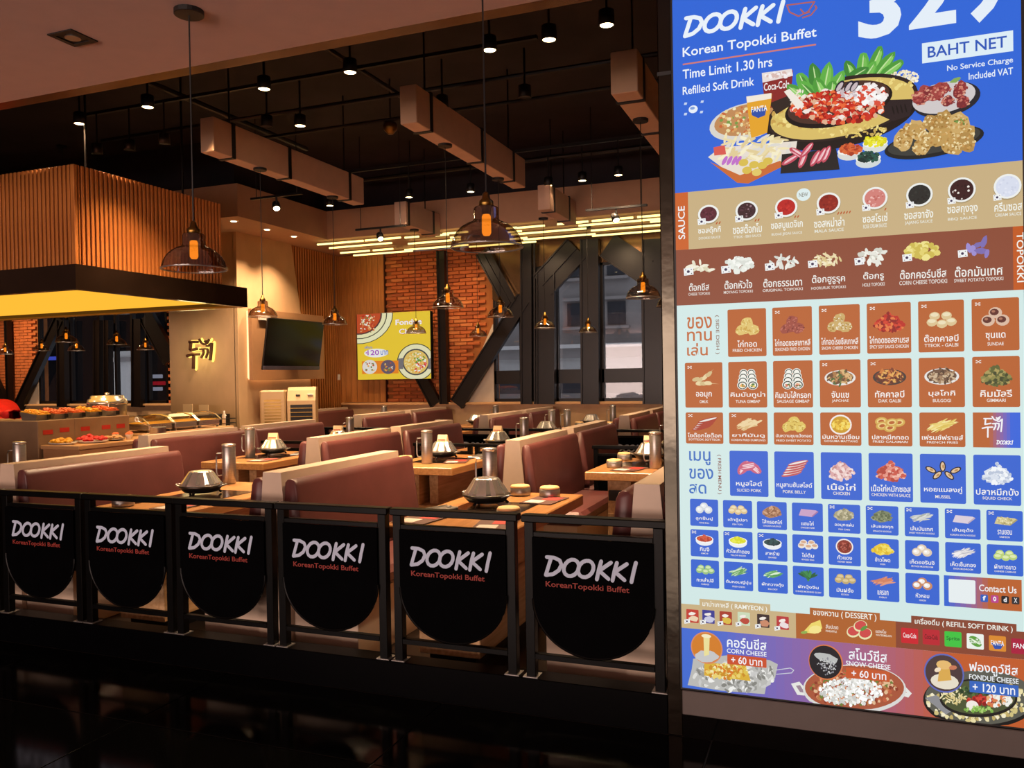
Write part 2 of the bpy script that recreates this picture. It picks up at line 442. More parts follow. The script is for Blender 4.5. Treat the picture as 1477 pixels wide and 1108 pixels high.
# back-right windows
for n, (x0, x1) in enumerate(((-5.12, -4.63), (-4.05, -3.60), (-3.30, -2.62)), 1):
    w = MB()
    for xa in (x0, x1-.04): w.box((xa, BY+.02, 1.07), (xa+.04, BY+.12, 3.25))
    for za in (1.07, 1.36, 3.2): w.box((x0, BY+.02, za), (x1, BY+.12, za+(.05 if za != 1.36 else .22)))
    w = struct(w.build('window_%d' % n, 'steel_beam'))
    MB().box((x0+.04, BY+.06, 1.12), (x1-.04, BY+.068, 3.2)).build('pane', 'window_glass', w)
for n, (x0, x1) in enumerate(((-15.42, -14.6), (-14.55, -13.7), (-13.33, -12.85), (-12.5, -11.97)), 4):
    w = MB()
    for xa in (x0, x1-.05): w.box((xa, BY+.02, 1.07), (xa+.05, BY+.12, 3.2))
    for za in (1.07, 2.2 if n == 6 else 3.15): w.box((x0, BY+.02, za), (x1, BY+.12, za+.06))
    w = struct(w.build('window_%d' % n, 'steel_beam'))
    MB().box((x0+.05, BY+.06, 1.12), (x1-.05, BY+.068, 3.2)).build('pane', 'window_glass', w)
# bronze spandrel panels over the windows
for a, c in ((-4.63, -4.05), (-3.60, -3.30), (-2.0, 1.5)): struct(MB().box((a, BY+.03, 1.07), (c, BY+.10, 3.3)).build('trim_mullion', 'steel_beam'))
struct(MB().box((-5.16, BY+.0, 3.24), (1.5, BY+.05, 3.65)).build('trim_spandrel', 'bronze_metal'))
struct(MB().prism([(-5.12, 2.75), (-4.63, 2.45), (-4.63, 3.24), (-5.12, 3.24)], 'y', BY+.0, BY+.05).build('trim_spandrel_side', 'bronze_metal'))
struct(MB().box((-2.62, BY+.0, 1.07), (-2.0, BY+.06, 3.3)).build('trim_window_post', 'steel_beam'))
# steel truss: posts and braces
TYY = BY-.10
def pt(x, y, Y=TYY): X, Z = onY(x, y, Y); return Vector((X, Y, Z))
def hbeam(name, par, p, q, w, flange=True, d=.12, mid=False):
    if name != 'post': d = .10
    p = p.copy(); q = q.copy(); p.z = min(p.z, 3.62-(w*.35 if name != 'post' else 0)); q.z = min(q.z, 3.62-(w*.35 if name != 'post' else 0))
    b = MB(); b.bar(p, q, w-.02, d*.5)
    if flange:
        u = (q-p).normalized(); s = u.cross(Vector((0, 1, 0)))
        for k in ((-1, 1, 0) if mid else (-1, 1)): b.bar(p+s*k*(w/2-.012), q+s*k*(w/2-.012), .024, d)
    o = b.build(name, 'steel_beam', par); return fixn(o)
tr = thing('steel_truss', 'dark steel truss of posts and diagonal braces in front of the right-hand back windows', 'truss', (-4.6, TYY, 1.07))
tr.location = (0, 0, 0)
hbeam('post', tr, pt(636.7, 362), pt(641.6, 583), .145)
hbeam('post', tr, pt(760, 352), pt(760.5, 583), .19)
hbeam('post', tr, pt(788, 395), pt(788, 583), .30)
hbeam('post', tr, pt(851, 345), pt(852, 583), .29)
hbeam('post', tr, pt(941, 345), pt(942, 583), .30)
hbeam('post', tr, pt(771.5, 350), pt(772, 583), .05, False)
hbeam('diagonal_brace', tr, pt(659, 583), pt(756, 430), .25)
hbeam('diagonal_brace', tr, pt(577, 487), pt(629, 583), .20)
hbeam('diagonal_brace', tr, pt(696, 356), pt(737, 438), .25, mid=True)
hbeam('diagonal_brace', tr, pt(783, 412), pt(832, 350), .44, mid=True)
hbeam('diagonal_brace', tr, pt(876, 344), pt(932, 392), .40)
tl = thing('steel_truss', 'dark steel post and braces seen below the kitchen hood at the far left', 'truss', (0, 0, 0))
hbeam('post', tl, pt(11, 460), pt(14.5, 587), .085)
hbeam('post', tl, pt(90, 462), pt(91, 587), .22)
hbeam('post', tl, pt(142, 462), pt(142, 587), .17)
hbeam('post', tl, pt(156, 462), pt(156, 587), .13)
hbeam('post', tl, pt(199, 460), pt(199, 587), .24)
hbeam('diagonal_brace', tl, pt(87, 459), pt(27, 587), .24)
hbeam('diagonal_brace', tl, pt(-22, 520), pt(9, 587), .24)
hbeam('diagonal_brace', tl, pt(211, 455), pt(246, 520), .34)
# wood-slat wall and flat boards, left back corner
ws = struct(MB().box((-8.2, 11.0, 0), (-8.03, BY, 3.65)).build('wall_slatted', 'slat_back'))
s0 = MB().box((0, -.018, 0), (.045, .018, 3.64), .003).build('slat', 'wall_wood', ws, (-8.03, 11.03, .005))
for i in range(1, 22): share(s0, 'slat', ws, (-8.03, 11.03+i*.068, .005))
wp = struct(MB().box((-8.03, BY-.03, 1.07), (-7.12, BY+.05, 3.65)).build('wall_boards', 'slat_back'))
s0 = MB().box((0, -.02, 0), (.108, 0, 2.57), .004).build('board', 'wall_wood', wp, (-8.02, BY-.03, 1.075))
for i in range(1, 8): share(s0, 'board', wp, (-8.02+i*.113, BY-.03, 1.075))
# concrete block with the neon sign and the screen
cb = MB(); cb.box((-9.23, 9.70, 0), (-8.02, 11.0, 3.65))
cb.prism([(9.70, 0), (11.75, 0), (11.02, 3.65), (9.70, 3.65)], 'x', -8.03, -7.965)
cb = fixn(cb.build('wall_feature', 'concrete')); struct(cb)
struct(MB().box((-9.23, 11.0, 0), (-8.2, BY, 3.65)).build('wall_feature_back', 'concrete'))
# exterior: the building across the street
nb_ = thing('neighbouring_building', 'grey building with dark windows and ledges seen through the right-hand glass', 'building', (-8, 22, -4))
def part(name, mat, *bx, par=nb_, off=(8, -22, 4)):
    m = MB()
    for a, c in bx: m.box([p+q for p, q in zip(a, off)], [p+q for p, q in zip(c, off)])
    return m.build(name, mat, par)
part('facade', 'facade', ((-16, 22, 2.2), (6, 24, 12)))
part('parapet', 'facade_light', ((-16, 21.5, 2.22), (6, 22, 2.32)))
part('fascia_band', 'facade', ((-16, 21.7, 1.95), (6, 22.2, 2.22)))
part('lower_wall', 'facade_light', ((-16, 21.9, 1.42), (6, 22.2, 1.95)))
part('canopy', 'facade_dark', ((-16, 21.6, .98), (6, 22.2, 1.42)))
part('shopfront', 'facade', ((-16, 22, -4), (6, 22.3, .98)))
for x in (-7.9, -6.75, -5.6, -4.45, -11.5, -13.5, -3.2):
    for z in (2.85, 4.2, 5.6):
        if (x, z) == (-7.9, 4.2): continue
        w = part('window', 'facade_dark', ((x, 21.96, z), (x+.5, 22.02, z+.62)))
        part('ledge', 'facade', ((x-.12, 21.8, z-.12), (x+.62, 22, z-.05)), ((x-.1, 21.85, z+.68), (x+.6, 22, z+.76)), par=w)
# ---------------------------------------------------------------- dark ceiling services
for i, (a, c, r, lab) in enumerate((((-7.4, 6.85, 4.15), (-1.0, 6.85, 4.15), .022, 'thin dark pipe crossing the black ceiling nearest the front'),
        ((-6.6, 9.95, 4.25), (.5, 9.95, 4.25), .03, 'dark pipe crossing the black ceiling in front of the bulkhead'),
        ((-7.0, 7.9, 4.3), (.5, 7.9, 4.3), .02, 'thin dark pipe across the middle of the black ceiling'),
        ((-4.0, 3.7, 4.35), (-4.0, 10.8, 4.35), .025, 'dark pipe running back along the black ceiling between the box beams'),
        ((-6.1, 3.7, 4.4), (-6.1, 8.8, 4.4), .03, 'dark pipe running back above the kitchen hood'))):
    tag(MB().tube([a, c], r, 8).build('ceiling_pipe', 'steel_beam'), lab, 'pipe')
# box beams (duct-shaped)
def beam(x0, x1, y0, y1, bands, lab, z0=3.55, z1=3.86):
    t = thing('box_beam', lab, 'beam', ((x0+x1)/2, y0, z0), 'beige box beams under the black ceiling'); w = (x1-x0)/2; L = y1-y0
    MB().box((-w, 0, 0), (w, L, z1-z0), .006).build('casing', 'duct', t)
    for y in bands: MB().box((-w-.008, y-y0, -.008), (w+.008, y-y0+.045, z1-z0+.01)).build('band', 'black_paint', t)
    MB().tube([(0, .3, z1-z0), (0, .3, 4.75-z0)], .008, 6).build('hanger', 'steel_beam', t)
    MB().tube([(0, L-.3, z1-z0), (0, L-.3, 4.75-z0)], .008, 6).build('hanger', 'steel_beam', t)
beam(-5.24, -5.09, 5.93, 8.48, (6.17, 7.02, 8.15), 'beige box beam with black bands nearest the kitchen hood')
beam(-3.21, -3.06, 5.93, 8.48, (6.17, 7.25, 8.1), 'beige box beam with black bands above the middle tables')
beam(-1.46, -1.26, 5.93, 8.48, (6.12, 7.0, 8.1), 'beige box beam with black bands partly hidden by the menu column')
beam(-5.42, -5.24, 9.80, 10.84, (9.85, 10.6), 'short beige box beam ending at the back bulkhead, left one')
beam(-3.34, -3.18, 9.70, 10.84, (9.85, 10.5), 'short beige box beam ending at the back bulkhead, right one')
# ---------------------------------------------------------------- spotlights
def spot_proto():
    t = thing('ceiling_spotlight', '', 'spotlight', (0, 0, -20))
    MB().tube([(0, 0, .10), (0, 0, .42)], .009, 6).build('stem', 'black_paint', t)
    m = MB(); m.smooth = True; m.lathe([(.03, .11), (.052, .10), (.056, 0), (.050, -.002), (.046, .012)], 18); m.build('can', 'black_paint', t)
    m = MB(); m.lathe([(.045, .004), (.045, .008)], 18); m.build('lens', 'lamp_glow', t)
    return t
SP = spot_proto()
spots = [((875, 37), 'brightest ceiling spotlight, at the right beside the menu column'), ((792, 58), 'lit ceiling spotlight second from the menu column in the front row'),
 ((706, 73), 'lit ceiling spotlight behind the cord of the middle glass pendant'), ((505, 105), 'lit ceiling spotlight alone in the gap between the two front pendant cords'),
 ((381, 129), 'lit ceiling spotlight just right of the left pendant cord, front row'), ((213, 155), 'lit ceiling spotlight over the slatted hood, right one of two'),
 ((115, 179), 'lit ceiling spotlight over the slatted hood, leftmost'), ((433, 182), 'lit spotlight above the box beam nearest the kitchen hood'),
 ((638, 155), 'lit spotlight beside the front end of the middle box beam'), ((476, 297), 'lit track spotlight just left of the end of the left box beam'),
 ((590, 285), 'lit track spotlight in front of the back bulkhead between two box beams'), ((679, 277), 'lit track spotlight in front of the back bulkhead above the middle pendant'),
 ((791, 268), 'dim spotlight right of the end of the middle box beam'), ((840, 261), 'second dim spotlight right of the middle box beam'), ((892, 253), 'third dim spotlight nearest the right box beam'),
 ((757, 141), 'unlit ceiling spotlight behind the middle pair of front spotlights'), ((187, 217), 'unlit ceiling spotlight just above the right slatted face of the hood'),
 ((140, 222), 'unlit ceiling spotlight above the corner of the slatted hood'), ((237, 208), 'unlit ceiling spotlight above the middle of the slatted hood'), ((385, 183), 'unlit ceiling spotlight over the front of the left box beam')]
for i, (p, lab) in enumerate(spots):
    X, Y = onZ(p[0], p[1], 3.85)
    o = dup(SP, (X, Y, 3.85), lab, 'spotlights on the black ceiling')
    if i >= 15:
        for c in o.children:
            if c.name.startswith('lens'): m = c.data.copy(); m.materials[0] = MATS['plastic_dark']; c.data = m
    if i < 15:
        tilt = (0, 0, 0)
        lamp('spot_lamp', 'SPOT', (X, Y, 3.84), SPOT_E*(.4 if i >= 9 else 1), WARM, (math.radians(random.uniform(-8, 8)), math.radians(random.uniform(-8, 8)), 0), spot_size=math.radians(95), spot_blend=.8, shadow_soft_size=.05)
for ch in list(SP.children): bpy.data.objects.remove(ch)
bpy.data.objects.remove(SP)
for a, c, z, lab in (((-6.6, 5.52), (-1.1, 5.52), 4.27, 'black lighting track carrying the front row of spotlights'), ((-7.2, 6.44), (-2.2, 6.44), 4.27, 'black lighting track carrying the second row of spotlights'), ((-6.5, 9.62), (-2.0, 9.62), 4.27, 'black lighting track in front of the back bulkhead')):
    tag(MB().box((a[0], a[1]-.018, z), (c[0], c[1]+.018, z+.03)).build('lighting_track', 'black_paint'), lab, 'lighting track')
# low tracks with tilted heads
for px, ends, lab in (((399, 301), ((363, 287), (440, 287)), 'short black track with a tilted lit spotlight below the left bulkhead'), ((549, 345), ((512, 332), (595, 325)), 'short black track with a lit spotlight among the left ceiling tubes'), ((889, 318), ((832, 300), (935, 289)), 'short black track with a lit spotlight above the right ceiling tubes')):
    z = 3.35 if px[0] > 500 else 3.6; X, Y = onZ(px[0], px[1], z)
    t = thing('track_light', lab, 'track light', (X, Y, z))
    MB().box((-.38, -.015, .14), (.38, .015, .165)).build('track', 'black_paint', t)
    MB().tube([(0, 0, .14), (.0, 0, .04)], .012, 6).build('stem', 'black_paint', t)
    R = Matrix.Rotation(-.45, 3, 'Y') @ Matrix.Rotation(-.4, 3, 'X')
    m = MB(); m.smooth = True; m.lathe([(.03, .10), (.045, .09), (.05, 0), (.042, .004)], 16, tilt=R); m.build('can', 'black_paint', t)
    MB().lathe([(.038, -.001), (.038, .003)], 16, tilt=R).build('lens', 'lamp_glow', t)
    for k in (-.3, .3): MB().tube([(k, 0, .165), (k, 0, (3.65 if (Y > 10.86 or (X < -7.19 and Y > 8.8)) else 4.75)-z)], .005, 6).build('hanger', 'black_paint', t)
    lamp('spot_lamp', 'SPOT', (X, Y, z-.03), SPOT_E*.5, WARM, (0, 0, 0), spot_size=2.0, spot_blend=.8, shadow_soft_size=.04)
# recessed downlights
for p, lab in (((337, 319), 'small recessed downlight in the left bulkhead nearest the hood'), ((385, 331), 'small recessed downlight in the left bulkhead, middle of three'), ((424, 341), 'small recessed downlight in the left bulkhead nearest the slatted wall')):
    X, Y = onZ(p[0], p[1], 3.65); t = thing('downlight', lab, 'downlight', (X, Y, 3.65), 'downlights in the left bulkhead')
    MB().lathe([(.07, -.004), (.07, .0), (.05, .0)], 18).build('bezel', 'white_ceramic', t); MB().lathe([(.04, -.007), (.04, -.004)], 16).build('lens', 'down_glow', t)
    lamp('down_lamp', 'SPOT', (X, Y, 3.63), 210, WARM, (0, 0, 0), spot_size=1.9, spot_blend=.8, shadow_soft_size=.04)
X, Y = onZ(105, 54, 3.12); t = thing('square_downlight', 'unlit square recessed downlight in the corridor ceiling, top left', 'downlight', (X, Y, 3.12))
m = MB()
for a, c in (((-.075, -.075), (.075, -.05)), ((-.075, .05), (.075, .075)), ((-.075, -.05), (-.05, .05)), ((.05, -.05), (.075, .05))): m.box((a[0], a[1], -.006), (c[0], c[1], 0))
m.build('frame', 'black_paint', t); MB().box((-.05, -.05, -.001), (.05, .05, .0)).build('recess', 'plastic_dark', t)
MB().lathe([(.035, -.005), (.035, -.001)], 16).build('lens', 'brushed_steel', t)
# LED tubes under the back ceiling
TU = [(450.5, 351, 520, 346), (523.6, 346, 576.4, 342), (584, 342.8, 604, 341), (474, 357.5, 566, 350.5), (590, 352, 663, 345), (628, 339.8, 647, 338), (634, 335.5, 669, 331.8), (650, 343, 664, 341.5),
 (491, 364.8, 533, 361.5), (538, 361, 567, 358.8), (509, 368.2, 596, 362), (584, 360.5, 675, 353), (662, 350.8, 675, 349.6), (677, 356, 773, 348.3), (725, 327, 740, 325.6), (746, 329, 785, 325), (733, 335, 752, 333),
 (738, 338.5, 845, 329), (736, 345, 760, 342.6), (756, 346, 858, 336.8), (804, 323.5, 840, 320.3), (825, 317.8, 843, 315.8), (848, 315, 877, 312.3), (835, 325.6, 950, 315.5), (884, 312, 908, 309.6), (914, 308.8, 944, 306),
 (930, 312, 953, 310), (853, 332.8, 953, 324), (938, 320, 953, 318.6), (855, 340.6, 953, 331.8)]
X, Y = onZ(563, 187, 4.2); t = thing('ceiling_speaker', 'small round brown speaker hanging under the black ceiling between the beams', 'speaker', (X, Y, 4.2))
m = MB(); m.smooth = True; m.lathe([(.03, -.05), (.075, 0), (.08, .04), (.07, .07)], 18); m.build('housing', 'brass', t); MB().tube([(0, 0, .07), (0, 0, .55)], .008, 6).build('stem', 'black_paint', t)
tubes = thing('ceiling_tube_cluster', 'cluster of staggered warm glowing light tubes under the back ceiling', 'light', (-4.5, 11.4, 3.65))
for x0, y0, x1, y1 in TU:
    a = onZ(x0, y0, 3.60); c = onZ(x1, y1, 3.60); Yc = min(max((a[1]+c[1])/2, 10.95), 12.3); q = 0
    xe = c[0] if x1 < 950 else c[0]+.25
    MB().box((a[0]+4.5, Yc-11.4-.012, -.064), (xe+4.5, Yc-11.4+.012, -.040)).build('light_tube', 'tube_glow', tubes)

for x, y in ((-10.5, 10.9), (-13.2, 11.2), (-15.6, 11.2)): lamp('left_dining_lamp', 'SPOT', (x, y, 3.62), SPOT_E*.6, WARM, (math.radians(12), 0, 0), spot_size=2.2, spot_blend=.8, shadow_soft_size=.05)
for x in (-6.9, -5.6, -4.3, -3.0): lamp('back_wall_fill', 'SPOT', (x, 11.3, 3.62), 80, WARM, (math.radians(28), 0, 0), spot_size=2.0, spot_blend=.9, shadow_soft_size=.05)  # added spots with no fixtures, brightening the brick back wall

t = thing('dark_building', 'dark building with one pale lit panel seen through the far left windows', 'building', (-20, 17.5, 0))
MB().box((-14, 0, -4), (4.6, 2, 9)).build('wall', 'night_wall', t)  # near-black block added to keep the view through the left windows dark
a = onY(163, 507, 17.4); c = onY(191, 590, 17.4)
MB().box((a[0]+20, -.08, c[1]), (c[0]+20, 0, a[1])).build('lit_panel', 'facade_light', t)  # pale colour stands in for a lit stretch of wall
a = onY(163, 519, 17.4); MB().box((a[0]+20, -.14, a[1]-.06), (c[0]+20, -.08, a[1]+.06)).build('ledge', 'facade', t)
for x, y in ((-6.6, 6.0), (-7.6, 6.6), (-8.6, 6.0), (-10.2, 6.3)): lamp('hood_lamp', 'SPOT', (x, y, 2.33), 42, (1, .74, .42), (0, 0, 0), spot_size=2.3, spot_blend=.8, shadow_soft_size=.08)
# ================================================================== FRONT
# polished steel column and menu light box frame
sc_ = thing('steel_column', 'narrow polished steel column between the railing and the menu sign', 'column', (-.605, 3.39, 0))
m = MB(); m.box((-.032, 0, .0), (.032, .20, 3.12), .004); m.build('cladding', 'steel_wavy' if 'steel_wavy' in MATS else 'brushed_steel', sc_)
MB().box((-.034, -.003, 2.72), (.034, .0, 2.735)).build('joint', 'black_paint', sc_)
# railing modules
def rail_proto(zb=.162):
    t = thing('railing_panel', '', 'railing', (0, 3.41, zb))
    Z = lambda z: z-.162
    for sx in (-1, 1):
        MB().box((sx*.287-.021, 0, 0), (sx*.287+.021, .042, Z(.85)), .002).build('post', 'rail_black', t)
        MB().box((sx*.287-.034, -.012, 0), (sx*.287+.034, .056, .004)).build('foot_plate', 'brushed_steel', t)
    MB().box((-.3215, -.008, Z(.85)), (.3215, .052, Z(.882)), .004).build('top_rail', 'rail_black', t)
    MB().box((-.266, 0, Z(.786)), (.266, .03, Z(.808)), .002).build('upper_rail', 'rail_black', t)
    MB().box((-.266, 0, Z(.243)), (.266, .03, Z(.268)), .002).build('lower_rail', 'rail_black', t)
    out = [(.268, Z(.786)), (-.268, Z(.786))]+[(-.268*math.cos(a), Z(.515)-.24*math.sin(a)) for a in [PI*i/28 for i in range(29)]]
    p = fixn(MB().prism(out[::-1], 'y', -.012, .0).build('sign_panel', 'panel_black', t))
    fixn(MB().tube([(x, -.010, z) for x, z in out[2:]], .005, 6).build('panel_rim', 'rail_black', t))
    m = MB()
    for k, q in enumerate(LOGO):
        vs, fs = ribbon([(-.207+.405*x/LOGOW, Z(.622)+.083*y) for x, y in q], .0165)
        for i, f in enumerate(fs): m.add([(vs[j][0], -.0135-k*.0005-i*.00002, vs[j][1]) for j in f], [list(range(len(f)))])
    m.build('logo_lettering', 'white_vinyl', p)
    g, fs = glyphs('KoreanTopokki Buffet'); MB().add([(-.207+.372*x, -.0128, Z(.566)+.032*y) for x, y in g], fs).build('tagline_lettering', 'red_vinyl', p)
    return t
RP = rail_proto()
RP['label'] = 'x'
FR = [(-4.865, None), (-4.215, 'leftmost black railing panel with white lettering, in front of the purple bench'), (-3.567, 'second black railing panel from the left with white lettering'), (-2.924, 'third black railing panel from the left, left of the joint in the handrail'),
      (-2.274, 'fourth black railing panel from the left, right of the joint in the handrail'), (-1.618, 'fifth black railing panel, in front of the table with the big domed pot'), (-.956, 'rightmost and largest-looking black railing panel beside the steel column')]
for i, (x, lab) in enumerate(FR):
    lab = lab or 'black railing panel beyond the left edge of the picture'
    if i == 1: RP.location = (x, 3.41, .162); RP['label'] = lab; RP['group'] = 'front railing panels'
    else: dup(RP, (x, 3.41, .162), lab, 'front railing panels')
# inner railings
k = 0
OW = ['leftmost', 'second from the left', 'third from the left', 'fourth from the left', 'middle', 'fourth from the right', 'third from the right', 'second from the right', 'rightmost']
for y, xs in ((7.24, (-5.35, -4.70, -3.52, -2.87, -1.69, -1.04)), (9.38, (-6.0, -5.35, -4.70, -4.05, -3.40, -2.75, -2.10, -1.45, -.80))):
    for j, x in enumerate(xs):
        lab = ('%s railing panel between the second and third bench rows' % OW[j if j < 3 else j+3]) if y < 8 else ('%s railing panel in front of the two back bench rows' % OW[j])
        o = dup(RP, (x, y, .0), lab, 'inner railing panels'); o.scale = (1, 1, 1)
        # same panel standing on longer feet
        for sx in (-1, 1): MB().box((sx*.287-.021, 0, .0), (sx*.287+.021, .042, .13)).build('post_extension', 'rail_black', o)
        o.location.z = .13
        for c in o.children:
            if c.name.startswith('post_extension'): c.location.z = -.13
# ------------------------------------------------------------------ booth benches
def bench_proto(L, left=True):
    t = thing('booth_bench', '', 'bench', (0, 0, -30))
    P = [(.0575, 1.0), (-.0575, 1.0), (-.105, .45), (-.105, 0), (.105, 0), (.105, .45)]
    fixn(MB().prism(P, 'y', 0, L).build('divider', 'cream_laminate', t))
    for s in ((-1, 1) if left else (1,)):
        prof = [(.064, .86), (.070, .945), (.088, .962), (.112, .965), (.134, .955), (.150, .925), (.20, .50), (.195, .455), (.106, .455)]
        m = MB(); m.smooth = True; n = len(prof); vs = []; fs = []
        ys = [(.012, .8), (.02, .95), (.045, 1), (L+.01, 1), (L+.035, .95), (L+.045, .8)]
        for y, k in ys:
            for x, z in prof: vs.append((s*(.107+(x-.107)*k) if z > .5 else s*x, y, .70+(z-.70)*(.97+.03*k)))
        for a in range(len(ys)-1):
            for i in range(n): j = (i+1) % n; fs.append([a*n+i, a*n+j, (a+1)*n+j, (a+1)*n+i])
        fs.append(list(range(n))); fs.append([(len(ys)-1)*n+i for i in range(n)])
        m.add(vs, fs); o = fixn(m.build('backrest', 'leather', t))
        o = MB().box((s*.11, .01, .355), (s*.55, L-.01, .46), .03).build('seat', 'leather', t)
        MB().box((s*.106, .03, 0), (s*.50, L-.03, .355), .003).build('seat_base', 'cream_laminate', t)
    return t
B1 = bench_proto(1.29); B2 = bench_proto(1.24); B3 = bench_proto(1.24, False)
XA = [(-6.80, ''), (-4.805, ''), (-2.80, ''), (-.765, '')]
def put(proto, x, y, lab, g): return dup(proto, (x, y, 0), lab, g)
put(B1, -4.80, 3.66, 'front-row double booth bench at the left edge with a long cream cap', 'front row booth benches')
put(B1, -2.80, 3.66, 'large front-row double booth bench in the middle with a cream end face', 'front row booth benches')
put(B1, -.765, 3.66, 'front-row booth bench cut off by the steel column at the right', 'front row booth benches')
XC = [-5.95, -4.09, -2.27, -.42]; CN = ['next to the buffet', 'second from the buffet', 'third from the buffet', 'hidden behind the menu column']
RN = [(5.90, 'second row'), (7.34, 'third row'), (9.62, 'fourth row'), (11.05, 'last row by the back wall')]
for x, cn in zip(XC, CN):
    for r, (y, rn) in enumerate(RN):
        put(B2, x, y, 'leather booth bench in the %s, %s' % (rn, cn), 'booth benches behind the front row')
o = put(B3, -7.835, 11.05, 'leather bench in the last row against the slatted wall', 'booth benches behind the front row')
for c in list(o.children):
    pass
for B in (B1, B2, B3):
    for c in list(B.children): bpy.data.objects.remove(c)
    bpy.data.objects.remove(B)
# ------------------------------------------------------------------ tables
def table_proto(L):
    t = thing('booth_table', '', 'table', (0, 0, -30))
    MB().box((-.35, 0, .685), (.35, L, .75), .006).build('tabletop', 'table_wood', t)
    MB().box((-.21, L/2-.22, .749), (.21, L/2+.22, .753)).build('hob_plate', 'induction', t)
    MB().box((-.20, .10, .08), (.14, L-.08, .42), .004).build('pedestal', 'base_wood', t)
    MB().box((-.20, .12, .42), (-.02, L-.1, .685)).build('upright', 'base_wood', t)
    MB().box((.04, .2, .42), (.12, L-.1, .685)).build('upright', 'base_wood', t)
    MB().box((-.19, .10, .52), (-.05, .12, .60)).build('socket_panel', 'plastic_dark', t)
    MB().box((-.16, .14, 0), (.10, L-.12, .08)).build('plinth', 'black_paint', t)
    return t
T1 = table_proto(1.27); T2 = table_proto(1.10)
def pot_proto(card):
    t = thing('hot_pot', '', 'pot', (0, 0, -30))
    m = MB(); m.smooth = True; m.lathe([(.085, .012), (.11, .018), (.135, .045), (.142, .06), (.136, .062)], 24); m.build('pan', 'dark_steel', t)
    m = MB(); m.lathe([(.132, .060), (.128, .072), (.098, .115), (.076, .148), (.068, .152), (.055, .150)], 28, flute=.06); m.build('lid', 'steel', t)
    m = MB(); m.smooth = True
    for s in (-1, 1): m.tube([(s*.135, -.03, .05), (s*.165, -.025, .06), (s*.172, 0, .063), (s*.165, .025, .06), (s*.135, .03, .05)], .005, 6)
    m.build('handles', 'brushed_steel', t)
    for a in range(3): c, s = math.cos(a*2.09+.6), math.sin(a*2.09+.6); MB().bar((c*.10, s*.10, .03), (c*.125, s*.125, .004), .012, .012).build('foot', 'black_paint', t)
    if card:
        m = MB(); m.prism([(-.022, .150), (.022, .150), (.004, .212), (-.004, .212)], 'x', -.05, .05); c = fixn(m.build('tent_card', 'card_paper', t))
        m = MB(); m.box((-.04, -.0235, .162), (.04, -.0185, .170)); m.build('card_stripe', 'card_red', c)
    return t
PT = pot_proto(False); PC = pot_proto(True)
def jug_proto():
    t = thing('water_jug', '', 'jug', (0, 0, -30))
    m = MB(); m.smooth = True; m.lathe([(.046, 0), (.048, .004), (.047, .262), (.044, .268)], 24); m.build('body', 'brushed_steel', t)
    m = MB(); m.smooth = True; m.lathe([(.046, .268), (.050, .272), (.048, .284), (.02, .290)], 24); m.build('lid', 'steel', t)
    m = MB(); m.smooth = True; m.tube([(-.045, 0, .22), (-.085, 0, .215), (-.09, 0, .19), (-.09, 0, .08), (-.08, 0, .055), (-.045, 0, .06)], .006, 6); m.build('handle', 'brushed_steel', t)
    return t
JP = jug_proto()
def can_proto():
    t = thing('table_canister', '', 'canister', (0, 0, -30))
    m = MB(); m.smooth = True; m.lathe([(.062, 0), (.064, .005), (.064, .045), (.060, .048)], 24); m.build('bowl', 'brushed_steel', t)
    m = MB(); m.smooth = True; m.lathe([(.060, .048), (.062, .052), (.055, .062), (.02, .066)], 24); m.build('lid', 'cushion_pad', t)
    return t
CP = can_proto()
def mat_proto():
    t = thing('menu_mat', '', 'mat', (0, 0, -30))
    MB().box((-.10, -.14, 0), (.10, .14, .003)).build('sheet', 'placemat', t)
    MB().box((-.08, -.12, .003), (.02, -.02, .004)).build('print_block', 'white_ceramic', t)
    MB().box((-.02, .0, .003), (.08, .11, .004)).build('print_block', 'card_red', t)
    return t
MP = mat_proto()
def tray_proto():
    t = thing('cutlery_tray', '', 'tray', (0, 0, -30))
    MB().box((-.06, -.11, .0), (.06, .11, .012), .004).build('tray', 'brushed_steel', t)
    m = MB(); m.bar((-.02, -.09, .018), (-.01, .09, .018), .008, .004); m.build('chopsticks', 'steel', t)
    m = MB(); m.bar((.02, -.08, .018), (.02, .05, .018), .006, .004); m.lathe([(.012, 0), (.02, .006), (.014, .008)], 10, (.02, .07, .012)); m.build('spoon', 'steel', t)
    return t
TR = tray_proto()
Z = .7535
def table(proto, x, y, where, items):
    dup(proto, (x, y, 0), 'wooden booth table in the %s' % where, 'booth tables')
    for kind, px, py, extra in items:
        pr, g, what = {'pot': (PT, 'domed hot pots', 'domed steel hot pot'), 'potc': (PC, 'domed hot pots', 'domed hot pot with a tent card'), 'jug': (JP, 'steel water jugs', 'tall steel water jug'),
                   'can': (CP, 'pad-topped canisters', 'round steel canister with a pale lid'), 'mat': (MP, 'menu mats', 'small printed menu mat'), 'tray': (TR, 'cutlery trays', 'slim steel cutlery tray')}[kind]
        rz = random.uniform(-.3, .3)
        if kind == 'jug': rz += .3
        dup(pr, (px, py, Z if kind != 'pot' and kind != 'potc' else Z+.002), '%s %s%s' % (what, extra+' ' if extra else '', 'on the '+where+' table'), g, rz)
table(T1, -3.80, 3.66, 'front left', [('pot', -3.86, 4.31, ''), ('jug', -4.06, 4.82, ''), ('can', -3.66, 4.72, ''), ('tray', -4.05, 3.98, 'near the railing'), ('mat', -3.62, 3.86, 'near the railing'), ('can', -3.98, 3.78, 'close to the railing')])
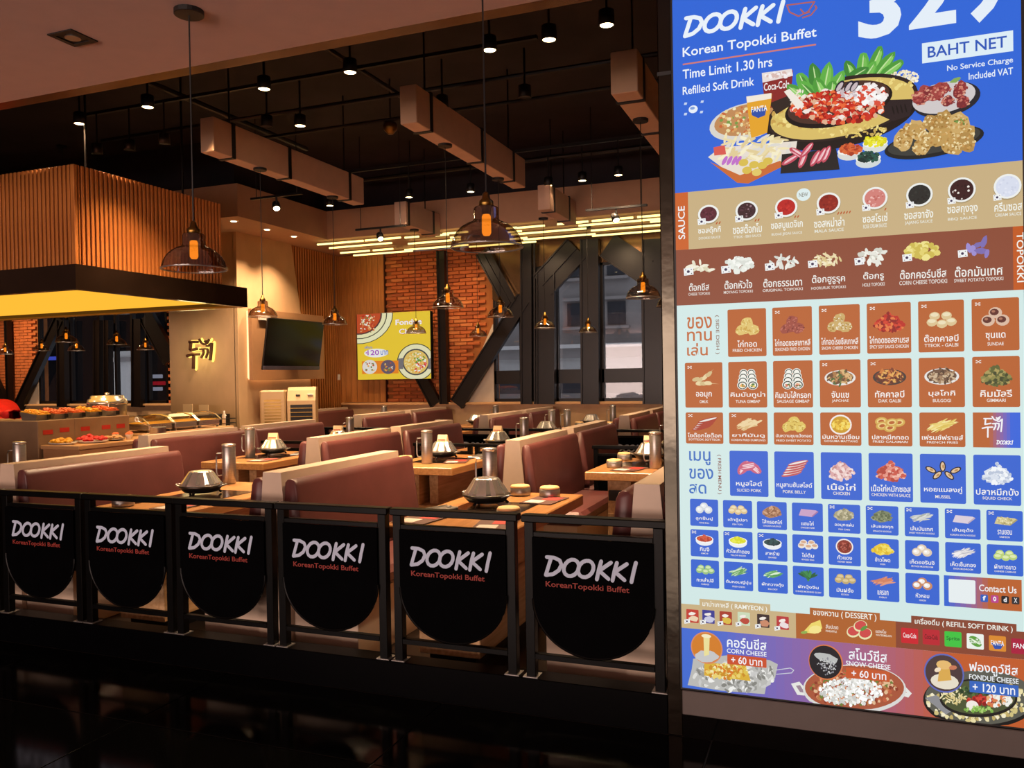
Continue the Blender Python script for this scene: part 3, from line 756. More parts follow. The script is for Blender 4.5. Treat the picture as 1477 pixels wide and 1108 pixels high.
table(T1, -1.78, 3.66, 'front right', [('pot', -1.86, 4.40, ''), ('jug', -2.02, 4.84, ''), ('can', -1.60, 4.78, 'right of the pot'), ('can', -1.56, 3.98, 'close to the railing'), ('can', -1.80, 4.80, 'behind the pot'), ('mat', -1.58, 4.62, 'under the right canister'), ('mat', -2.0, 3.85, 'near the railing, left side'), ('mat', -1.56, 3.80, 'near the railing, right side'), ('tray', -2.04, 4.12, 'left of the pot')])
table(T1, -5.80, 3.66, 'front far left', [('jug', -6.02, 4.70, '')])
TX = [(-5.02, 'left'), (-3.18, 'middle'), (-1.38, 'right')]
table(T2, -5.08, 6.06, 'second row, buffet side', [('potc', -5.16, 6.78, ''), ('jug', -5.22, 6.50, ''), ('can', -5.3, 6.98, ''), ('mat', -4.90, 6.3, ''), ('tray', -4.9, 6.85, '')])
table(T2, -3.22, 6.08, 'second row, middle', [('potc', -3.30, 6.80, ''), ('jug', -3.24, 6.36, ''), ('can', -3.44, 6.34, ''), ('mat', -3.05, 6.55, ''), ('tray', -3.02, 6.95, '')])
table(T2, -1.40, 6.08, 'second row, column side', [('potc', -1.42, 6.95, ''), ('jug', -1.27, 6.42, ''), ('can', -1.60, 6.42, 'nearer'), ('can', -1.65, 6.99, 'farther'), ('mat', -1.45, 6.3, '')])
table(T2, -5.02, 7.42, 'third row, buffet side', [('potc', -5.17, 7.95, ''), ('jug', -5.26, 8.35, ''), ('can', -4.85, 8.2, '')])
table(T2, -3.20, 7.42, 'third row, middle', [('potc', -3.28, 8.1, ''), ('jug', -3.1, 8.42, ''), ('can', -3.0, 7.7, '')])
table(T2, -1.38, 7.42, 'third row, column side', [('potc', -1.38, 7.95, ''), ('jug', -1.5, 8.3, '')])
table(T2, -4.95, 9.72, 'fourth row, left', [('pot', -4.98, 10.2, ''), ('can', -5.15, 10.5, '')])
table(T2, -3.18, 9.72, 'fourth row, middle', [('pot', -3.36, 9.95, ''), ('jug', -3.42, 10.35, 'left one'), ('jug', -3.22, 10.4, 'right one'), ('can', -3.1, 10.1, 'near'), ('can', -2.98, 10.5, 'far')])
table(T2, -1.38, 9.72, 'fourth row, behind the column', [('pot', -1.38, 10.2, '')])
table(T2, -6.85, 11.15, 'last row, left', [('jug', -6.75, 11.75, ''), ('can', -7.0, 11.5, '')])
table(T2, -4.95, 11.15, 'last row, middle left', [('pot', -5.05, 11.6, ''), ('jug', -4.85, 11.9, ''), ('can', -5.2, 11.9, '')])
table(T2, -3.18, 11.15, 'last row, middle right', [('pot', -3.25, 11.7, ''), ('jug', -2.95, 11.8, ''), ('can', -3.35, 11.4, ''), ('can', -2.9, 11.4, 'right')])
for Pp in (T1, T2, PT, PC, JP, CP, MP, TR):
    for c in list(Pp.children):
        for g in list(c.children): bpy.data.objects.remove(g)
        bpy.data.objects.remove(c)
    bpy.data.objects.remove(Pp)
# ------------------------------------------------------------------ pendants
def pendant_proto(H):
    t = thing('pendant_lamp', '', 'pendant lamp', (0, 0, -30))
    prof = [(.028, .158), (.044, .152), (.048, .145), (.048, .108), (.054, .098), (.072, .092), (.097, .077), (.118, .055), (.131, .030), (.137, .008), (.140, 0), (.136, -.003)]
    m = MB(); m.smooth = True; n = 32; vs = []; fs = []
    for r, z in prof:
        for i in range(n): vs.append((r*math.cos(2*PI*i/n), r*math.sin(2*PI*i/n), z))
    for k in range(len(prof)-1):
        for i in range(n): j = (i+1) % n; fs.append([k*n+i, k*n+j, (k+1)*n+j, (k+1)*n+i])
    m.add(vs, fs); m.build('shade', 'smoked_glass', t)
    m = MB(); m.smooth = True; m.lathe([(.004, .212), (.012, .205), (.016, .185), (.028, .175), (.028, .158), (.018, .150), (.018, .125)], 16); m.build('socket', 'brass', t)
    m = MB(); m.smooth = True; m.lathe([(.012, .125), (.017, .118), (.018, .055), (.012, .045)], 14); m.build('bulb', 'bulb_glow', t)
    MB().tube([(0, 0, .21), (0, 0, H)], .0035, 6).build('cord', 'black_paint', t)
    m = MB(); m.smooth = True; m.tube([(.138*math.cos(k*PI/16), .138*math.sin(k*PI/16), 0) for k in range(32)], .003, 6, True); m.build('rim', 'brushed_steel', t)
    m = MB(); m.smooth = False; m.lathe([(.06, H-.022), (.063, H-.02), (.063, H)], 20); m.build('canopy', 'black_paint', t)
    return t
PA = pendant_proto(3.12-1.99); PB = pendant_proto(3.55-2.11); PD = pendant_proto(3.65-2.11); PE = pendant_proto(4.75-2.06); PF = pendant_proto(3.65-2.06)
PL = [(PA, -2.588, 2.875, 1.99, 'large smoked-glass pendant lamp hanging in front of the slatted hood'), (PA, -1.207, 2.90, 1.99, 'large smoked-glass pendant lamp hanging in the middle foreground'),
 (PB, -1.385, 6.6, 2.11, 'glass pendant lamp beside the steel column under the right box beam'), (PB, -5.115, 6.6, 2.11, 'glass pendant lamp in front of the concrete wall, above the screen'),
 (PB, -3.13, 6.6, 2.11, 'glass pendant lamp in front of the steel post on the brick wall'), (PB, -5.18, 7.95, 2.11, 'glass pendant lamp in front of the slatted wood wall'),
 (PB, -3.17, 7.95, 2.11, 'glass pendant lamp where the truss braces meet'), (PB, -1.40, 7.95, 2.14, 'glass pendant lamp half hidden by the steel column'),
 (PB, -5.33, 10.2, 2.11, 'small pendant lamp in front of the yellow poster'), (PB, -3.44, 10.2, 2.11, 'small pendant lamp in front of the dark window post'),
 (PD, -5.0, 11.6, 2.11, 'small pendant lamp on the brick wall left of the brace'), (PD, -3.25, 11.6, 2.11, 'smallest pendant lamp between the two window bays'),
 (PE, -9.75, 8.35, 2.06, 'pendant lamp under the hood, largest of the left group'), (PF, -9.9, 9.35, 2.06, 'pendant lamp below the hood left of the neon sign, nearer one'),
 (PF, -11.2, 11.2, 2.06, 'pendant lamp below the hood nearest the neon wall'), (PF, -12.6, 10.3, 2.06, 'pendant lamp in front of the left truss brace'),
 (PF, -12.2, 10.65, 2.06, 'pendant lamp just right of and below the largest one under the hood'), (PF, -14.4, 11.0, 2.06, 'pendant lamp at the far left edge in front of bricks')]
for pr, x, y, z, lab in PL: dup(pr, (x, y, z), lab, 'smoked-glass pendant lamps')
for Pp in (PA, PB, PD, PE, PF):
    for c in list(Pp.children): bpy.data.objects.remove(c)
    bpy.data.objects.remove(Pp)
# ================================================================== KITCHEN HOOD AND BUFFET
hd = thing('kitchen_hood', 'big kitchen hood clad in orange-brown wood slats with a glowing underside', 'hood', (-5.97, 5.22, 2.3))
HX = -11.6+5.97
m = MB(); m.box((HX, 0, 0), (0, .03, .215)); m.box((-.03, .03, 0), (0, 2.19, .215)); m.box((HX, 2.19, 0), (0, 2.22, .215)); m.box((HX, .03, .20), (-.03, 2.19, .215))
m.build('fascia_band', 'hood_band', hd)
MB().box((HX+.03, .05, .06), (-.05, 2.17, .08)).build('light_panel', 'hood_glow', hd)
m = MB(); m.box((HX, .03, .0), (-.03, .07, .02)); m.box((-.07, .03, 0), (-.03, 2.19, .02)); m.box((HX, 2.15, 0), (-.03, 2.19, .02)); m.build('light_frame', 'bronze_metal', hd)
MB().box((HX, .065, .215), (-.065, 1.855, 1.07)).build('core', 'slat_back', hd)
s0 = MB().box((-.0, -.015, .215), (.022, .015, 1.08), .003).build('slat', 'slat_wood', hd, (-.066, .085, 0))
for i in range(1, 37): share(s0, 'slat', hd, (-.066, .085+i*.0492, 0))
s1 = MB().box((-.015, -.022, .215), (.015, 0, 1.08), .003).build('slat', 'slat_wood', hd, (-.115, .066, 0))
for i in range(1, 44): share(s1, 'slat', hd, (-.115-i*.0492, .066, 0))
MB().box((-.088, .042, .215), (-.044, .088, 1.08), .003).build('corner_post', 'slat_wood', hd)
for y, p in ((.4, 0), (1.6, 0)): MB().tube([(-.3, y, 1.07), (-.3, y, 2.45)], .012, 6).build('hanger', 'steel_beam', hd)
# the diffuser glows by itself; an added lamp without fixture brightens the slats
lamp('hood_fill', 'SPOT', (-5.2, 5.6, 3.75), 330, (1, .60, .28), (0, math.radians(-38), math.radians(10)), spot_size=1.9, spot_blend=1, shadow_soft_size=.06)
# counters
t = thing('buffet_counter', 'grey stone-look buffet counter block with red stickers on its side', 'counter', (-8.2, 5.78, 0))
m = MB(); m.box((-1.6, 0, 0), (1.05, .42, 1.135), .004); m.box((.60, .42, 0), (1.05, 1.12, 1.135), .004); m.build('body', 'counter_grey', t)
for i, (px, py) in enumerate(((69, 623.5), (93, 620), (123, 618.5), (153, 616), (174, 614.5))):
    X = -7.15; d = (px-PX)/FPX*CR-(py-PY)/FPX*CU+CF; kk = X/d.x; yy = d.y*kk; zz = CAMH+d.z*kk
    MB().box((1.05, yy-5.78-.055, zz-.022), (1.053, yy-5.78+.055, zz+.022)).build('sticker', 'card_red', t)
t = thing('serving_counter', 'low buffet counter with a pale top in front of the grey block', 'counter', (-6.895, 5.80, 0))
MB().box((-.25, 0, .86), (.25, 1.27, .90), .004).build('worktop', 'counter_top', t); MB().box((-.24, .02, 0), (.24, 1.25, .86), .003).build('cabinet', 'counter_front', t)
t = thing('rear_counter', 'buffet counter carrying the glass-lidded chafing dishes', 'counter', (-7.6, 7.2, 0))
MB().box((-.42, 0, .86), (.32, 1.55, .905), .004).build('worktop', 'counter_top', t); MB().box((-.40, .02, 0), (.30, 1.53, .86), .003).build('cabinet', 'plastic_dark', t)
def P3(px, py, Zz): X, Y = onZ(px, py, Zz); return X, Y
# pans of food on the block
for i, (px, w) in enumerate(((73, 0), (97, 0), (121, 0), (143, 0), (164, 0))):
    X = -7.36; Y = (5.93, 6.13, 6.34, 6.55, 6.78)[i]
    t = thing('food_pan', '%s tilted steel pan of orange food on the grey buffet block' % ('nearest', 'second', 'third', 'fourth', 'farthest')[i], 'pan', (X, Y, 1.135), 'food pans on the buffet block')
    m = MB(); m.prism([(-.09, 0), (.09, 0), (.12, .055), (-.12, .085)], 'y', -.078, .078); fixn(m.build('pan', 'brushed_steel', t))
    m = MB(); m.prism([(-.115, .075), (.115, .05), (.115, .066), (-.115, .092)], 'y', -.072, .072)
    for q in range(46):
        u = random.uniform(-.12, .12); v = random.uniform(-.068, .068); hh = .078-.12*u+.012*(1-(v/.07)**2); r0 = random.uniform(.010, .018)
        m.lathe([(r0*.6, 0), (r0, r0*.5), (r0*.3, r0)], 6, (u, v, hh-.002))
    fixn(m.build('food', ('food_yellow', 'food_orange', 'food_orange', 'food_yellow', 'food_orange')[i], t))['kind'] = 'stuff'

    m = MB(); m.box((.118, .03, .012), (.126, .07, .055)); m.build('price_tag', 'plastic_dark', t)
SWX = onY(155, 590, 7.10)[0]; SWZ = onY(155, 565.5, 7.10)[1]-.322
t = thing('soup_warmer', 'large round steel soup warmer with a domed lid and knob', 'food warmer', (SWX, 7.10, SWZ))
m = MB(); m.smooth = True; m.lathe([(.17, 0), (.20, .02), (.205, .17), (.21, .18)], 32); m.build('pot', 'brushed_steel', t)
m = MB(); m.smooth = True; m.lathe([(.212, .18), (.214, .20), (.200, .24), (.18, .25), (.175, .275), (.165, .285)], 32); m.build('lid', 'steel', t)
m = MB(); m.smooth = True; m.lathe([(.018, .285), (.028, .30), (.022, .315)], 14); m.build('knob', 'steel', t)
m = MB(); m.tube([(.17, -.13, .20), (.20, -.17, .19), (.21, -.17, .12), (.18, -.14, .10)], .008, 6); m.build('handle', 'steel', t)
tag(MB().box((SWX-.40, 6.92, 0), (SWX+.20, 7.19, SWZ), .004).build('rear_stand', 'counter_grey'), 'grey counter stand carrying the round soup warmer', 'counter')
for i, y in enumerate((7.53, 7.94, 8.35)):
    t = thing('chafing_dish', '%s glass-lidded chafing dish on the dark rear counter' % ('nearest', 'middle', 'farthest')[i], 'chafing dish', (-7.58, y, .905), 'chafing dishes on the rear counter')
    m = MB(); m.box((-.26, -.18, .03), (.26, .18, .09), .006); m.box((-.28, -.20, .09), (.28, .20, .10)); m.build('pan', 'steel', t)
    for a in (-.24, .24):
        for c in (-.16, .16): MB().box((a-.012, c-.012, 0), (a+.012, c+.012, .03)).build('foot', 'brushed_steel', t)
    MB().box((-.25, -.17, .092), (.25, .17, .104)).build('food', 'food_yellow', t)
    o = fixn(MB().prism([(-.27, .10), (.27, .10), (.18, .165), (.06, .195), (-.06, .195), (-.18, .165)], 'y', -.185, .185).build('lid', 'clear_glass', t))
    m = MB()
    for yy in (-.19, .19): m.tube([(-.27, yy, .10), (-.18, yy, .168), (-.06, yy, .197), (.06, yy, .197), (.18, yy, .168), (.27, yy, .10)], .007, 6)
    m.build('lid_frame', 'steel', t)
t = thing('steel_stockpot', 'round banded steel pot at the end of the buffet counter', 'pot', (-6.75, 6.9, .90))
m = MB(); m.smooth = True; m.lathe([(.075, 0), (.08, .01), (.08, .10), (.085, .105), (.08, .11), (.06, .112)], 24); m.build('body', 'brushed_steel', t)
m = MB(); m.tube([(.0, -.08, .11), (-.05, -.16, .16), (-.09, -.2, .19)], .005, 6); m.build('ladle_handle', 'steel', t)
m = MB(); m.smooth = True; m.tube([(-.09+.022*math.cos(a), -.2, .20+.022*math.sin(a)) for a in [i*PI/8 for i in range(16)]], .007, 6, True); m.build('ladle_ring', 'white_ceramic', t)
for i, (x, y) in enumerate(((-6.98, 6.55), (-6.90, 6.66), (-6.80, 6.55))):
    t = thing('sauce_cup', ('pale cup with an orange rim behind the steel pot', 'second pale cup with an orange rim beside the steel pot', 'nearer small cup of orange sauce by the steel pot')[i], 'cup', (x, y, .9), 'cups by the steel pot')
    m = MB(); m.smooth = True; m.lathe([(.022, 0), (.034, .05), (.036, .055)], 16); m.build('cup', 'white_ceramic', t); MB().lathe([(.034, .052), (.034, .062), (.02, .075)], 14).build('sauce', 'food_orange', t)
def heap(name, lab, cat, x, y, z, rx, ry, h, plate, food, n=26):
    t = thing(name, lab, cat, (x, y, z)); m = MB(); m.smooth = True; m.lathe([(rx*.6, 0), (rx, .012), (rx*1.03, .02), (rx*.95, .016)], 24)
    m.v = [(a, b*ry/rx, c) for a, b, c in m.v]; m.build('plate', plate, t); m = MB()
    for i in range(n):
        r = math.sqrt(random.random())*.85; a = random.uniform(0, 2*PI); c = (rx*r*math.cos(a), ry*r*math.sin(a), .014+h*(1-r*r)*random.uniform(.3, 1)); s = random.uniform(.02, .034)
        m.lathe([(s*.6, 0), (s, s*.5), (s*.4, s)], 6, c)
    o = m.build('food_pieces', food, t); o['kind'] = 'stuff'
heap('pineapple_plate', 'plate of yellow fruit at the near end of the buffet counter', 'plate', -6.99, 5.92, .90, .15, .10, .03, 'white_ceramic', 'food_yellow')
heap('watermelon_plate', 'oval plate heaped with red watermelon on the buffet counter', 'plate', -6.89, 6.17, .90, .17, .13, .055, 'white_ceramic', 'food_red', 34)
heap('pickle_tray', 'low oval tray of pale food on the buffet counter behind the watermelon', 'plate', -6.87, 6.42, .90, .12, .09, .02, 'brushed_steel', 'counter_top', 14)
for i, (px, py) in enumerate(((271, 589), (294, 590))):
    X, Z_ = onY(px, py+6, 9.4); t = thing('menu_card', ('left', 'right')[i]+' cream menu card standing behind the chafing dishes', 'card', (X, 9.4, Z_-.03))
    MB().box((-.085, -.004, .0), (.085, .004, .15)).build('sheet', 'card_paper', t)
tag(MB().box((-9.2, 9.1, 0), (-8.1, 9.66, onY(271, 595, 9.4)[1]-.03), .004).build('side_station', 'plastic_dark'), 'dark side station against the neon wall behind the chafing dishes', 'station')
t = thing('condiment_rack', 'black wire condiment rack at the right end of the chafing dishes', 'rack', (-7.55, 8.78, .905))
m = MB()
for z in (.03, .09): m.tube([(-.2, -.09, z), (.2, -.09, z), (.2, .09, z), (-.2, .09, z)], .006, 6, True)
for a in (-.2, 0, .2): m.tube([(a, -.09, 0), (a, -.09, .13 if a else .1)], .006, 6)
m.build('frame', 'black_paint', t); MB().box((-.17, -.07, .0), (-.02, .07, .075), .01).build('box', 'plastic_dark', t); m = MB(); m.smooth = True; m.lathe([(.03, 0), (.03, .13), (.012, .16), (.012, .19)], 12, (.09, 0, 0)); m.build('bottle', 'white_ceramic', t)
tag(MB().box((-7.95, 7.05, .905), (-7.80, 7.14, .99), .01).build('tissue_box', 'food_orange'), 'small orange box at the far end of the grey buffet block', 'box')
t = thing('folded_cloth', 'red cloth folded along the top of the grey buffet block', 'cloth', (-8.42, 5.92, 1.175))
m = MB(); m.smooth = True
for i in range(9): m.tube([(-.6+i*.22+.0*j, -.07+.05*j, .018+.012*((i+j) % 2)) for j in range(4)], [.05, .06, .055, .03], 8)
m.v = [(min(a, .80), b, c*.75) for a, b, c in m.v]; m.build('cloth', 'red_cloth', t)
# staff member in red behind the block
def skin_body(name, V, E, mat, parent, root=0, sub=2):
    me = bpy.data.meshes.new(name); me.from_pydata([v[0] for v in V], E, []); o = bpy.data.objects.new(name, me); COL.objects.link(o); o.parent = parent
    md = o.modifiers.new('skin', 'SKIN'); md.use_smooth_shade = True
    for i, v in enumerate(V):
        r = v[1] if isinstance(v[1], tuple) else (v[1], v[1]); me.skin_vertices[0].data[i].radius = r
    me.skin_vertices[0].data[root].use_root = True
    s = o.modifiers.new('sub', 'SUBSURF'); s.levels = sub; s.render_levels = sub
    me.materials.append(MATS[mat]); return o
PP = (-8.80, 6.74)
pe = thing('person', 'person in a red shirt bending behind the grey buffet block at the left edge', 'person', (PP[0], PP[1], 0))
V = [((0.1, 0, .92), (.11, .10)), ((0, 0, 1.06), (.10, .09)), ((-.12, 0, 1.17), (.11, .08)), ((-.26, 0, 1.25), (.07, .06)), ((-.33, 0, 1.31), (.05, .05)), ((-.42, 0, 1.37), (.075, .08)), ((-.49, 0, 1.40), (.085, .09)),
     ((.12, .1, .84), (.09, .09)), ((.13, .11, .48), (.06, .06)), ((.14, .11, .09), (.045, .045)), ((.02, .11, .05), (.04, .03)),
     ((.12, -.1, .84), (.09, .09)), ((.13, -.11, .48), (.06, .06)), ((.14, -.11, .09), (.045, .045)), ((.02, -.11, .05), (.04, .03)),
     ((-.22, .19, 1.22), (.05, .05)), ((-.24, .24, .98), (.042, .042)), ((-.42, .18, .94), (.032, .032)),
     ((-.22, -.19, 1.22), (.05, .05)), ((-.24, -.24, .99), (.042, .042)), ((-.42, -.2, .96), (.032, .032))]
E = [(0, 1), (1, 2), (2, 3), (3, 4), (4, 5), (5, 6), (0, 7), (7, 8), (8, 9), (9, 10), (0, 11), (11, 12), (12, 13), (13, 14), (2, 15), (15, 16), (16, 17), (2, 18), (18, 19), (19, 20)]
skin_body('body', V, E, 'skin', pe)
V = [((.1, 0, .90), (.165, .135)), ((0, 0, 1.06), (.165, .135)), ((-.12, 0, 1.19), (.185, .14)), ((-.27, 0, 1.27), (.125, .11)), ((-.315, 0, 1.295), (.075, .072)), ((-.22, .20, 1.23), (.075, .075)), ((-.24, .245, 1.06), (.06, .06)), ((-.22, -.20, 1.23), (.075, .075)), ((-.24, -.245, 1.06), (.06, .06))]
skin_body('shirt', V, [(0, 1), (1, 2), (2, 3), (3, 4), (2, 5), (5, 6), (2, 7), (7, 8)], 'red_cloth', pe)
V = [((.08, 0, .84), (.12, .11)), ((.12, .1, .74), (.09, .09)), ((.13, .11, .48), (.07, .07)), ((.14, .11, .12), (.06, .06)), ((.12, -.1, .74), (.09, .09)), ((.13, -.11, .48), (.07, .07)), ((.14, -.11, .12), (.06, .06))]
skin_body('trousers', V, [(0, 1), (1, 2), (2, 3), (0, 4), (4, 5), (5, 6)], 'black_paint', pe)
m = MB(); m.smooth = True; m.lathe([(.03, -.06), (.085, -.03), (.10, .02), (.08, .07), (.03, .095)], 16, (-.475, 0, 1.43)); m.build('hair', 'hair', pe)
m = MB(); m.tube([(-.56, 0, 1.40), (-.585, 0, 1.375)], [.015, .012], 6); m.build('nose', 'skin', pe)
for s in (-1, 1):
    m = MB(); m.lathe([(.004, 0), (.008, .006), (.004, .012)], 8, (-.565, s*.03, 1.405)); m.build('eye', 'hair', pe)
    m = MB()
    for f in range(4): m.tube([(-.44, s*(.17+.012*f), .945), (-.50, s*(.17+.014*f), .935), (-.525, s*(.17+.014*f), .915)], [.009, .008, .006], 6)
    m.tube([(-.43, s*.16, .945), (-.46, s*.135, .935), (-.48, s*.13, .925)], [.010, .009, .007], 6); m.build('fingers', 'skin', pe)
# ================================================================== FEATURE WALL ITEMS
t = thing('neon_sign', 'backlit yellow glowing Korean characters on the concrete wall', 'neon sign', (-8.64, 9.70, 1.6))
def nz(q):
    px = 240+q[0]*100/13.85; py = 470+q[1]*100/13.85
    X, Zz = onY(px, py, 9.66); return (X+8.64, Zz-1.6)
for k, q in enumerate(HANGUL):
    pts = [nz(p) for p in q]; w = .042 if k < 4 or k == 6 else .028
    vs, fs = ribbon(pts, w+.014); m = MB(); m.add([(x+.022, -.012-k*.0002, z) for x, z in vs], fs); m.build('glow_stroke', 'neon_glow', t)
    m = MB()
    for i, (a, b_) in enumerate(zip(pts, pts[1:])): m.bar((a[0], -.045, a[1]), (b_[0], -.045, b_[1]), w*.9, .03)
    m.build('letter_stroke', 'slat_back', t)
lamp('neon_lamp', 'POINT', (-8.6, 9.5, 1.9), 5, (1, .8, .35), shadow_soft_size=.2)
# screen panel with cove light
t = thing('screen_surround', 'tan wall panel with a warm light strip behind its edges, carrying the screen', 'panel', (-7.965, 9.87, 1.495))
MB().box((.05, 0, 0), (.11, 1.84, 1.05), .003).build('panel', 'tan_panel', t)
MB().box((0, .04, .04), (.05, 1.80, 1.01)).build('frame', 'plastic_cream', t)
MB().box((.01, .012, .03), (.045, .035, 1.02)).build('light_strip', 'cove_glow', t)
MB().box((.01, .03, .012), (.045, 1.78, .035)).build('light_strip', 'cove_glow', t)
t = thing('screen', 'switched-off flat screen tilted downwards on the tan panel', 'screen', (-7.72, 10.72, 2.0)); 
pts = [onY(p[0], p[1], 1) for p in ()]
m = MB(); R = Matrix.Rotation(math.radians(9), 4, 'Y')
def scr(name, mat, a, c):
    m = MB(); m.box(a, c, .004); m.v = [tuple(R @ Vector(v)) for v in m.v]; return m.build(name, mat, t)
scr('housing', 'plastic_dark', (-.03, -.72, -.36), (.0, .72, .42)); scr('display', 'screen_black', (.0, -.71, -.30), (.006, .71, .41)); scr('lower_bar', 'tv_chin', (.0, -.72, -.36), (.012, .72, -.30))
MB().box((-.125, -.12, -.1), (-.02, .12, .1)).build('bracket', 'plastic_dark', t)
tag(MB().box((-7.855, 10.02, 2.38), (-7.82, 10.28, 2.45), .006).build('cable_box', 'white_ceramic'), 'small pale cable box at the upper left of the screen', 'cable box')
tag(MB().box((-7.985, 12.30, 1.47), (-7.965, 12.36, 1.57), .004).build('wall_switch', 'white_ceramic'), 'small pale switch on the slatted wood wall', 'switch')
# air coolers
def cooler(px, Y, lab, w, rz):
    X = onY(px, 600, Y)[0]; return thing('air_cooler', lab, 'air cooler', (X, Y, 0), None, rz)
t = cooler(395.5, 10.15, 'left air cooler with pale louvres under the screen', .18, math.radians(-62))
MB().box((-.17, -.185, .05), (.12, .185, 1.34), .02).build('body', 'plastic_cream', t); MB().box((.12, -.12, .42), (.123, .12, 1.20)).build('recess', 'brass', t)
for i in range(17): MB().box((.121, -.12, .44+i*.0445), (.133, .12, .461+i*.0445)).build('louvre', 'plastic_cream', t)
MB().box((-.15, -.17, 0), (.10, .17, .05)).build('base', 'plastic_dark', t)
t = cooler(437, 10.42, 'right air cooler with dark louvres and a rounded control top', .2, math.radians(-62))
m = MB(); m.prism([(-.2, .05), (.16, .05), (.16, 1.18), (.09, 1.33), (.02, 1.38), (-.2, 1.38)], 'y', -.205, .205); fixn(m.build('body', 'plastic_cream', t))
MB().box((.16, -.16, .35), (.163, .16, 1.12)).build('recess', 'plastic_dark', t)
for i in range(12): MB().box((.161, -.16, .38+i*.062), (.175, .16, .391+i*.062)).build('louvre', 'brass', t)
m = MB(); m.bar((.130, -.08, 1.255), (.130, -.02, 1.255), .012, .05, (1, 0, .6)); m.build('control_display', 'plastic_dark', t)
m = MB(); m.bar((.130, .09, 1.255), (.130, .17, 1.255), .012, .06, (1, 0, .6)); m.build('control_knob', 'white_ceramic', t)
MB().box((-.18, -.19, 0), (.14, .19, .05)).build('base', 'plastic_dark', t)
# yellow light-box poster
pf = lambda x, y: (lambda q: (q[0]+6.84, q[1]-1.47))(onY(x, y, BY-.26))
t = thing('poster_lightbox', 'yellow backlit food poster on the back wall', 'poster', (-6.93+.09, BY-.25, 1.47))
MB().box((-.71, 0, -.005), (.71, .085, 1.12)).build('casing', 'black_paint', t)
m = MB()
for xx in (-.5, .5): m.box((xx-.02, .085, .3), (xx+.02, .205, .8))
o = m.build('bracket', 'black_paint', t)
P = Print(pf); P.lay(.001); P.box(-.70, 0, .70, 1.125, 'f2cf3a'); P.build('face', 'poster_print', t)
def D(x, y): return 500+x*140/1293, 440+y*120/1108
P = Print(pf).lay(.002)
def dell(cx, cy, rx, ry, col, **k):
    x, y = D(cx, cy); P.ell(x, y, rx*.1083, ry*.1083, col, n=28, **k)
def clipx(P):   # keep print inside the face
    P.v = [(min(max(x, -.70), .70), d, min(max(z, 0), 1.125)) for x, d, z in P.v]
for r, c in ((440, '2f3b3a'), (430, 'f0edc0'), (365, '4a4a3a'), (352, 'efeab8'), (300, '5c3a3a'), (280, 'c8502a')):
    x, y = D(160, 130); P.ell(x, y, r*.1083, r*.94*.1083, c, n=30)
x, y = D(265, 240)
for i in range(90): P.ell(x+random.uniform(-9, 12), y+random.uniform(-11, 13), random.uniform(.8, 2.2), random.uniform(.7, 1.5), random.choice(('f4e0b0', 'e07038', 'b83222', 'f0f0e0', '6a8a48', 'e89858')), random.uniform(0, 3), 6)
for r, c in ((250, '3c4436'), (238, 'eeeabe'), (178, '44484c'), (160, 'e8c46a')):
    x, y = D(920, 760); P.ell(x, y, r*.1083, r*1.02*.1083, c, n=30)
for xx in (715, 1120): x, y = D(xx, 780); P.poly([(x-4, y-7), (x+4, y-8), (x+4, y+8), (x-4, y+8)], '7a7678')
x, y = D(920, 770)
for i in range(110):
    a = random.uniform(0, 6.28); r = math.sqrt(random.random())*15; c = random.choice((('e8b040', 'f2e2a0') if math.cos(a) < -.3 else (('5a9a3a', 'f5f5ea') if math.sin(a) < -.2 else ('d83a3a', 'f08038', 'f4f0ea', 'e8607a'))))
    P.ell(x+r*math.cos(a), y+r*math.sin(a), random.uniform(.9, 2.2), random.uniform(.7, 1.6), c, random.uniform(0, 3), 6)
x, y = D(300, 620); P.text('Fondue', *D(648, 190), *D(998, 262), 'ffffff'); P.text('Fondue', *D(655, 184), *D(1002, 255), 'd83a6a'); P.text('Fondue', *D(652, 187), *D(998, 258), 'ffffff')
P.text('Cheese', *D(700, 316), *D(1042, 386), 'd8503a'); P.text('Cheese', *D(696, 312), *D(1038, 380), 'ffffff')
x, y = D(390, 640); P.ell(x, y, 17, 6.5, 'f6f6f0', n=20); P.text('120', *D(275, 600), *D(430, 668), 'a83ac0'); P.text('บาท', *D(450, 604), *D(552, 664), '3a6ad0'); P.text('+', *D(248, 625), *D(272, 650), 'a83ac0')
P.text('เพียง', *D(236, 545), *D(340, 582), '6a8ad0')
P.rect(*D(200, 745), *D(690, 915), 'f08a28')
for cx in (305, 550):
    x, y = D(cx, 825); P.ell(x, y, 10.5, 10.5, 'e8e2d8' if cx < 400 else '6a5a6a', n=24)
    for i in range(26): P.ell(x+random.uniform(-6, 6), y+random.uniform(-6, 6), random.uniform(.8, 2), random.uniform(.6, 1.5), random.choice(('e8a848', 'f4efe0', '6a8a48', 'c05a38')), random.uniform(0, 3), 6)
clipx(P); P.build('poster_print', 'poster_print', t)
# small glowing signs far outside the left windows
for px, py, w, mt, lab in ((74, 517, .28, 'sign_blue', 'tiny blue glowing sign outside the far left window'), (224, 553, .55, 'sign_red', 'small red glowing sign outside the window left of the neon wall'), (223, 543, .4, 'sign_white', 'small white glowing sign above the red one outside the window'), (225, 561, .3, 'sign_white', 'small white glowing sign below the red one outside the window')):
    X, Z_ = onY(px, py, 17.4); tag(MB().box((X-w/2, 17.40, Z_-.05), (X+w/2, 17.498, Z_+.05), .01).build('outdoor_sign', mt), lab, 'sign')
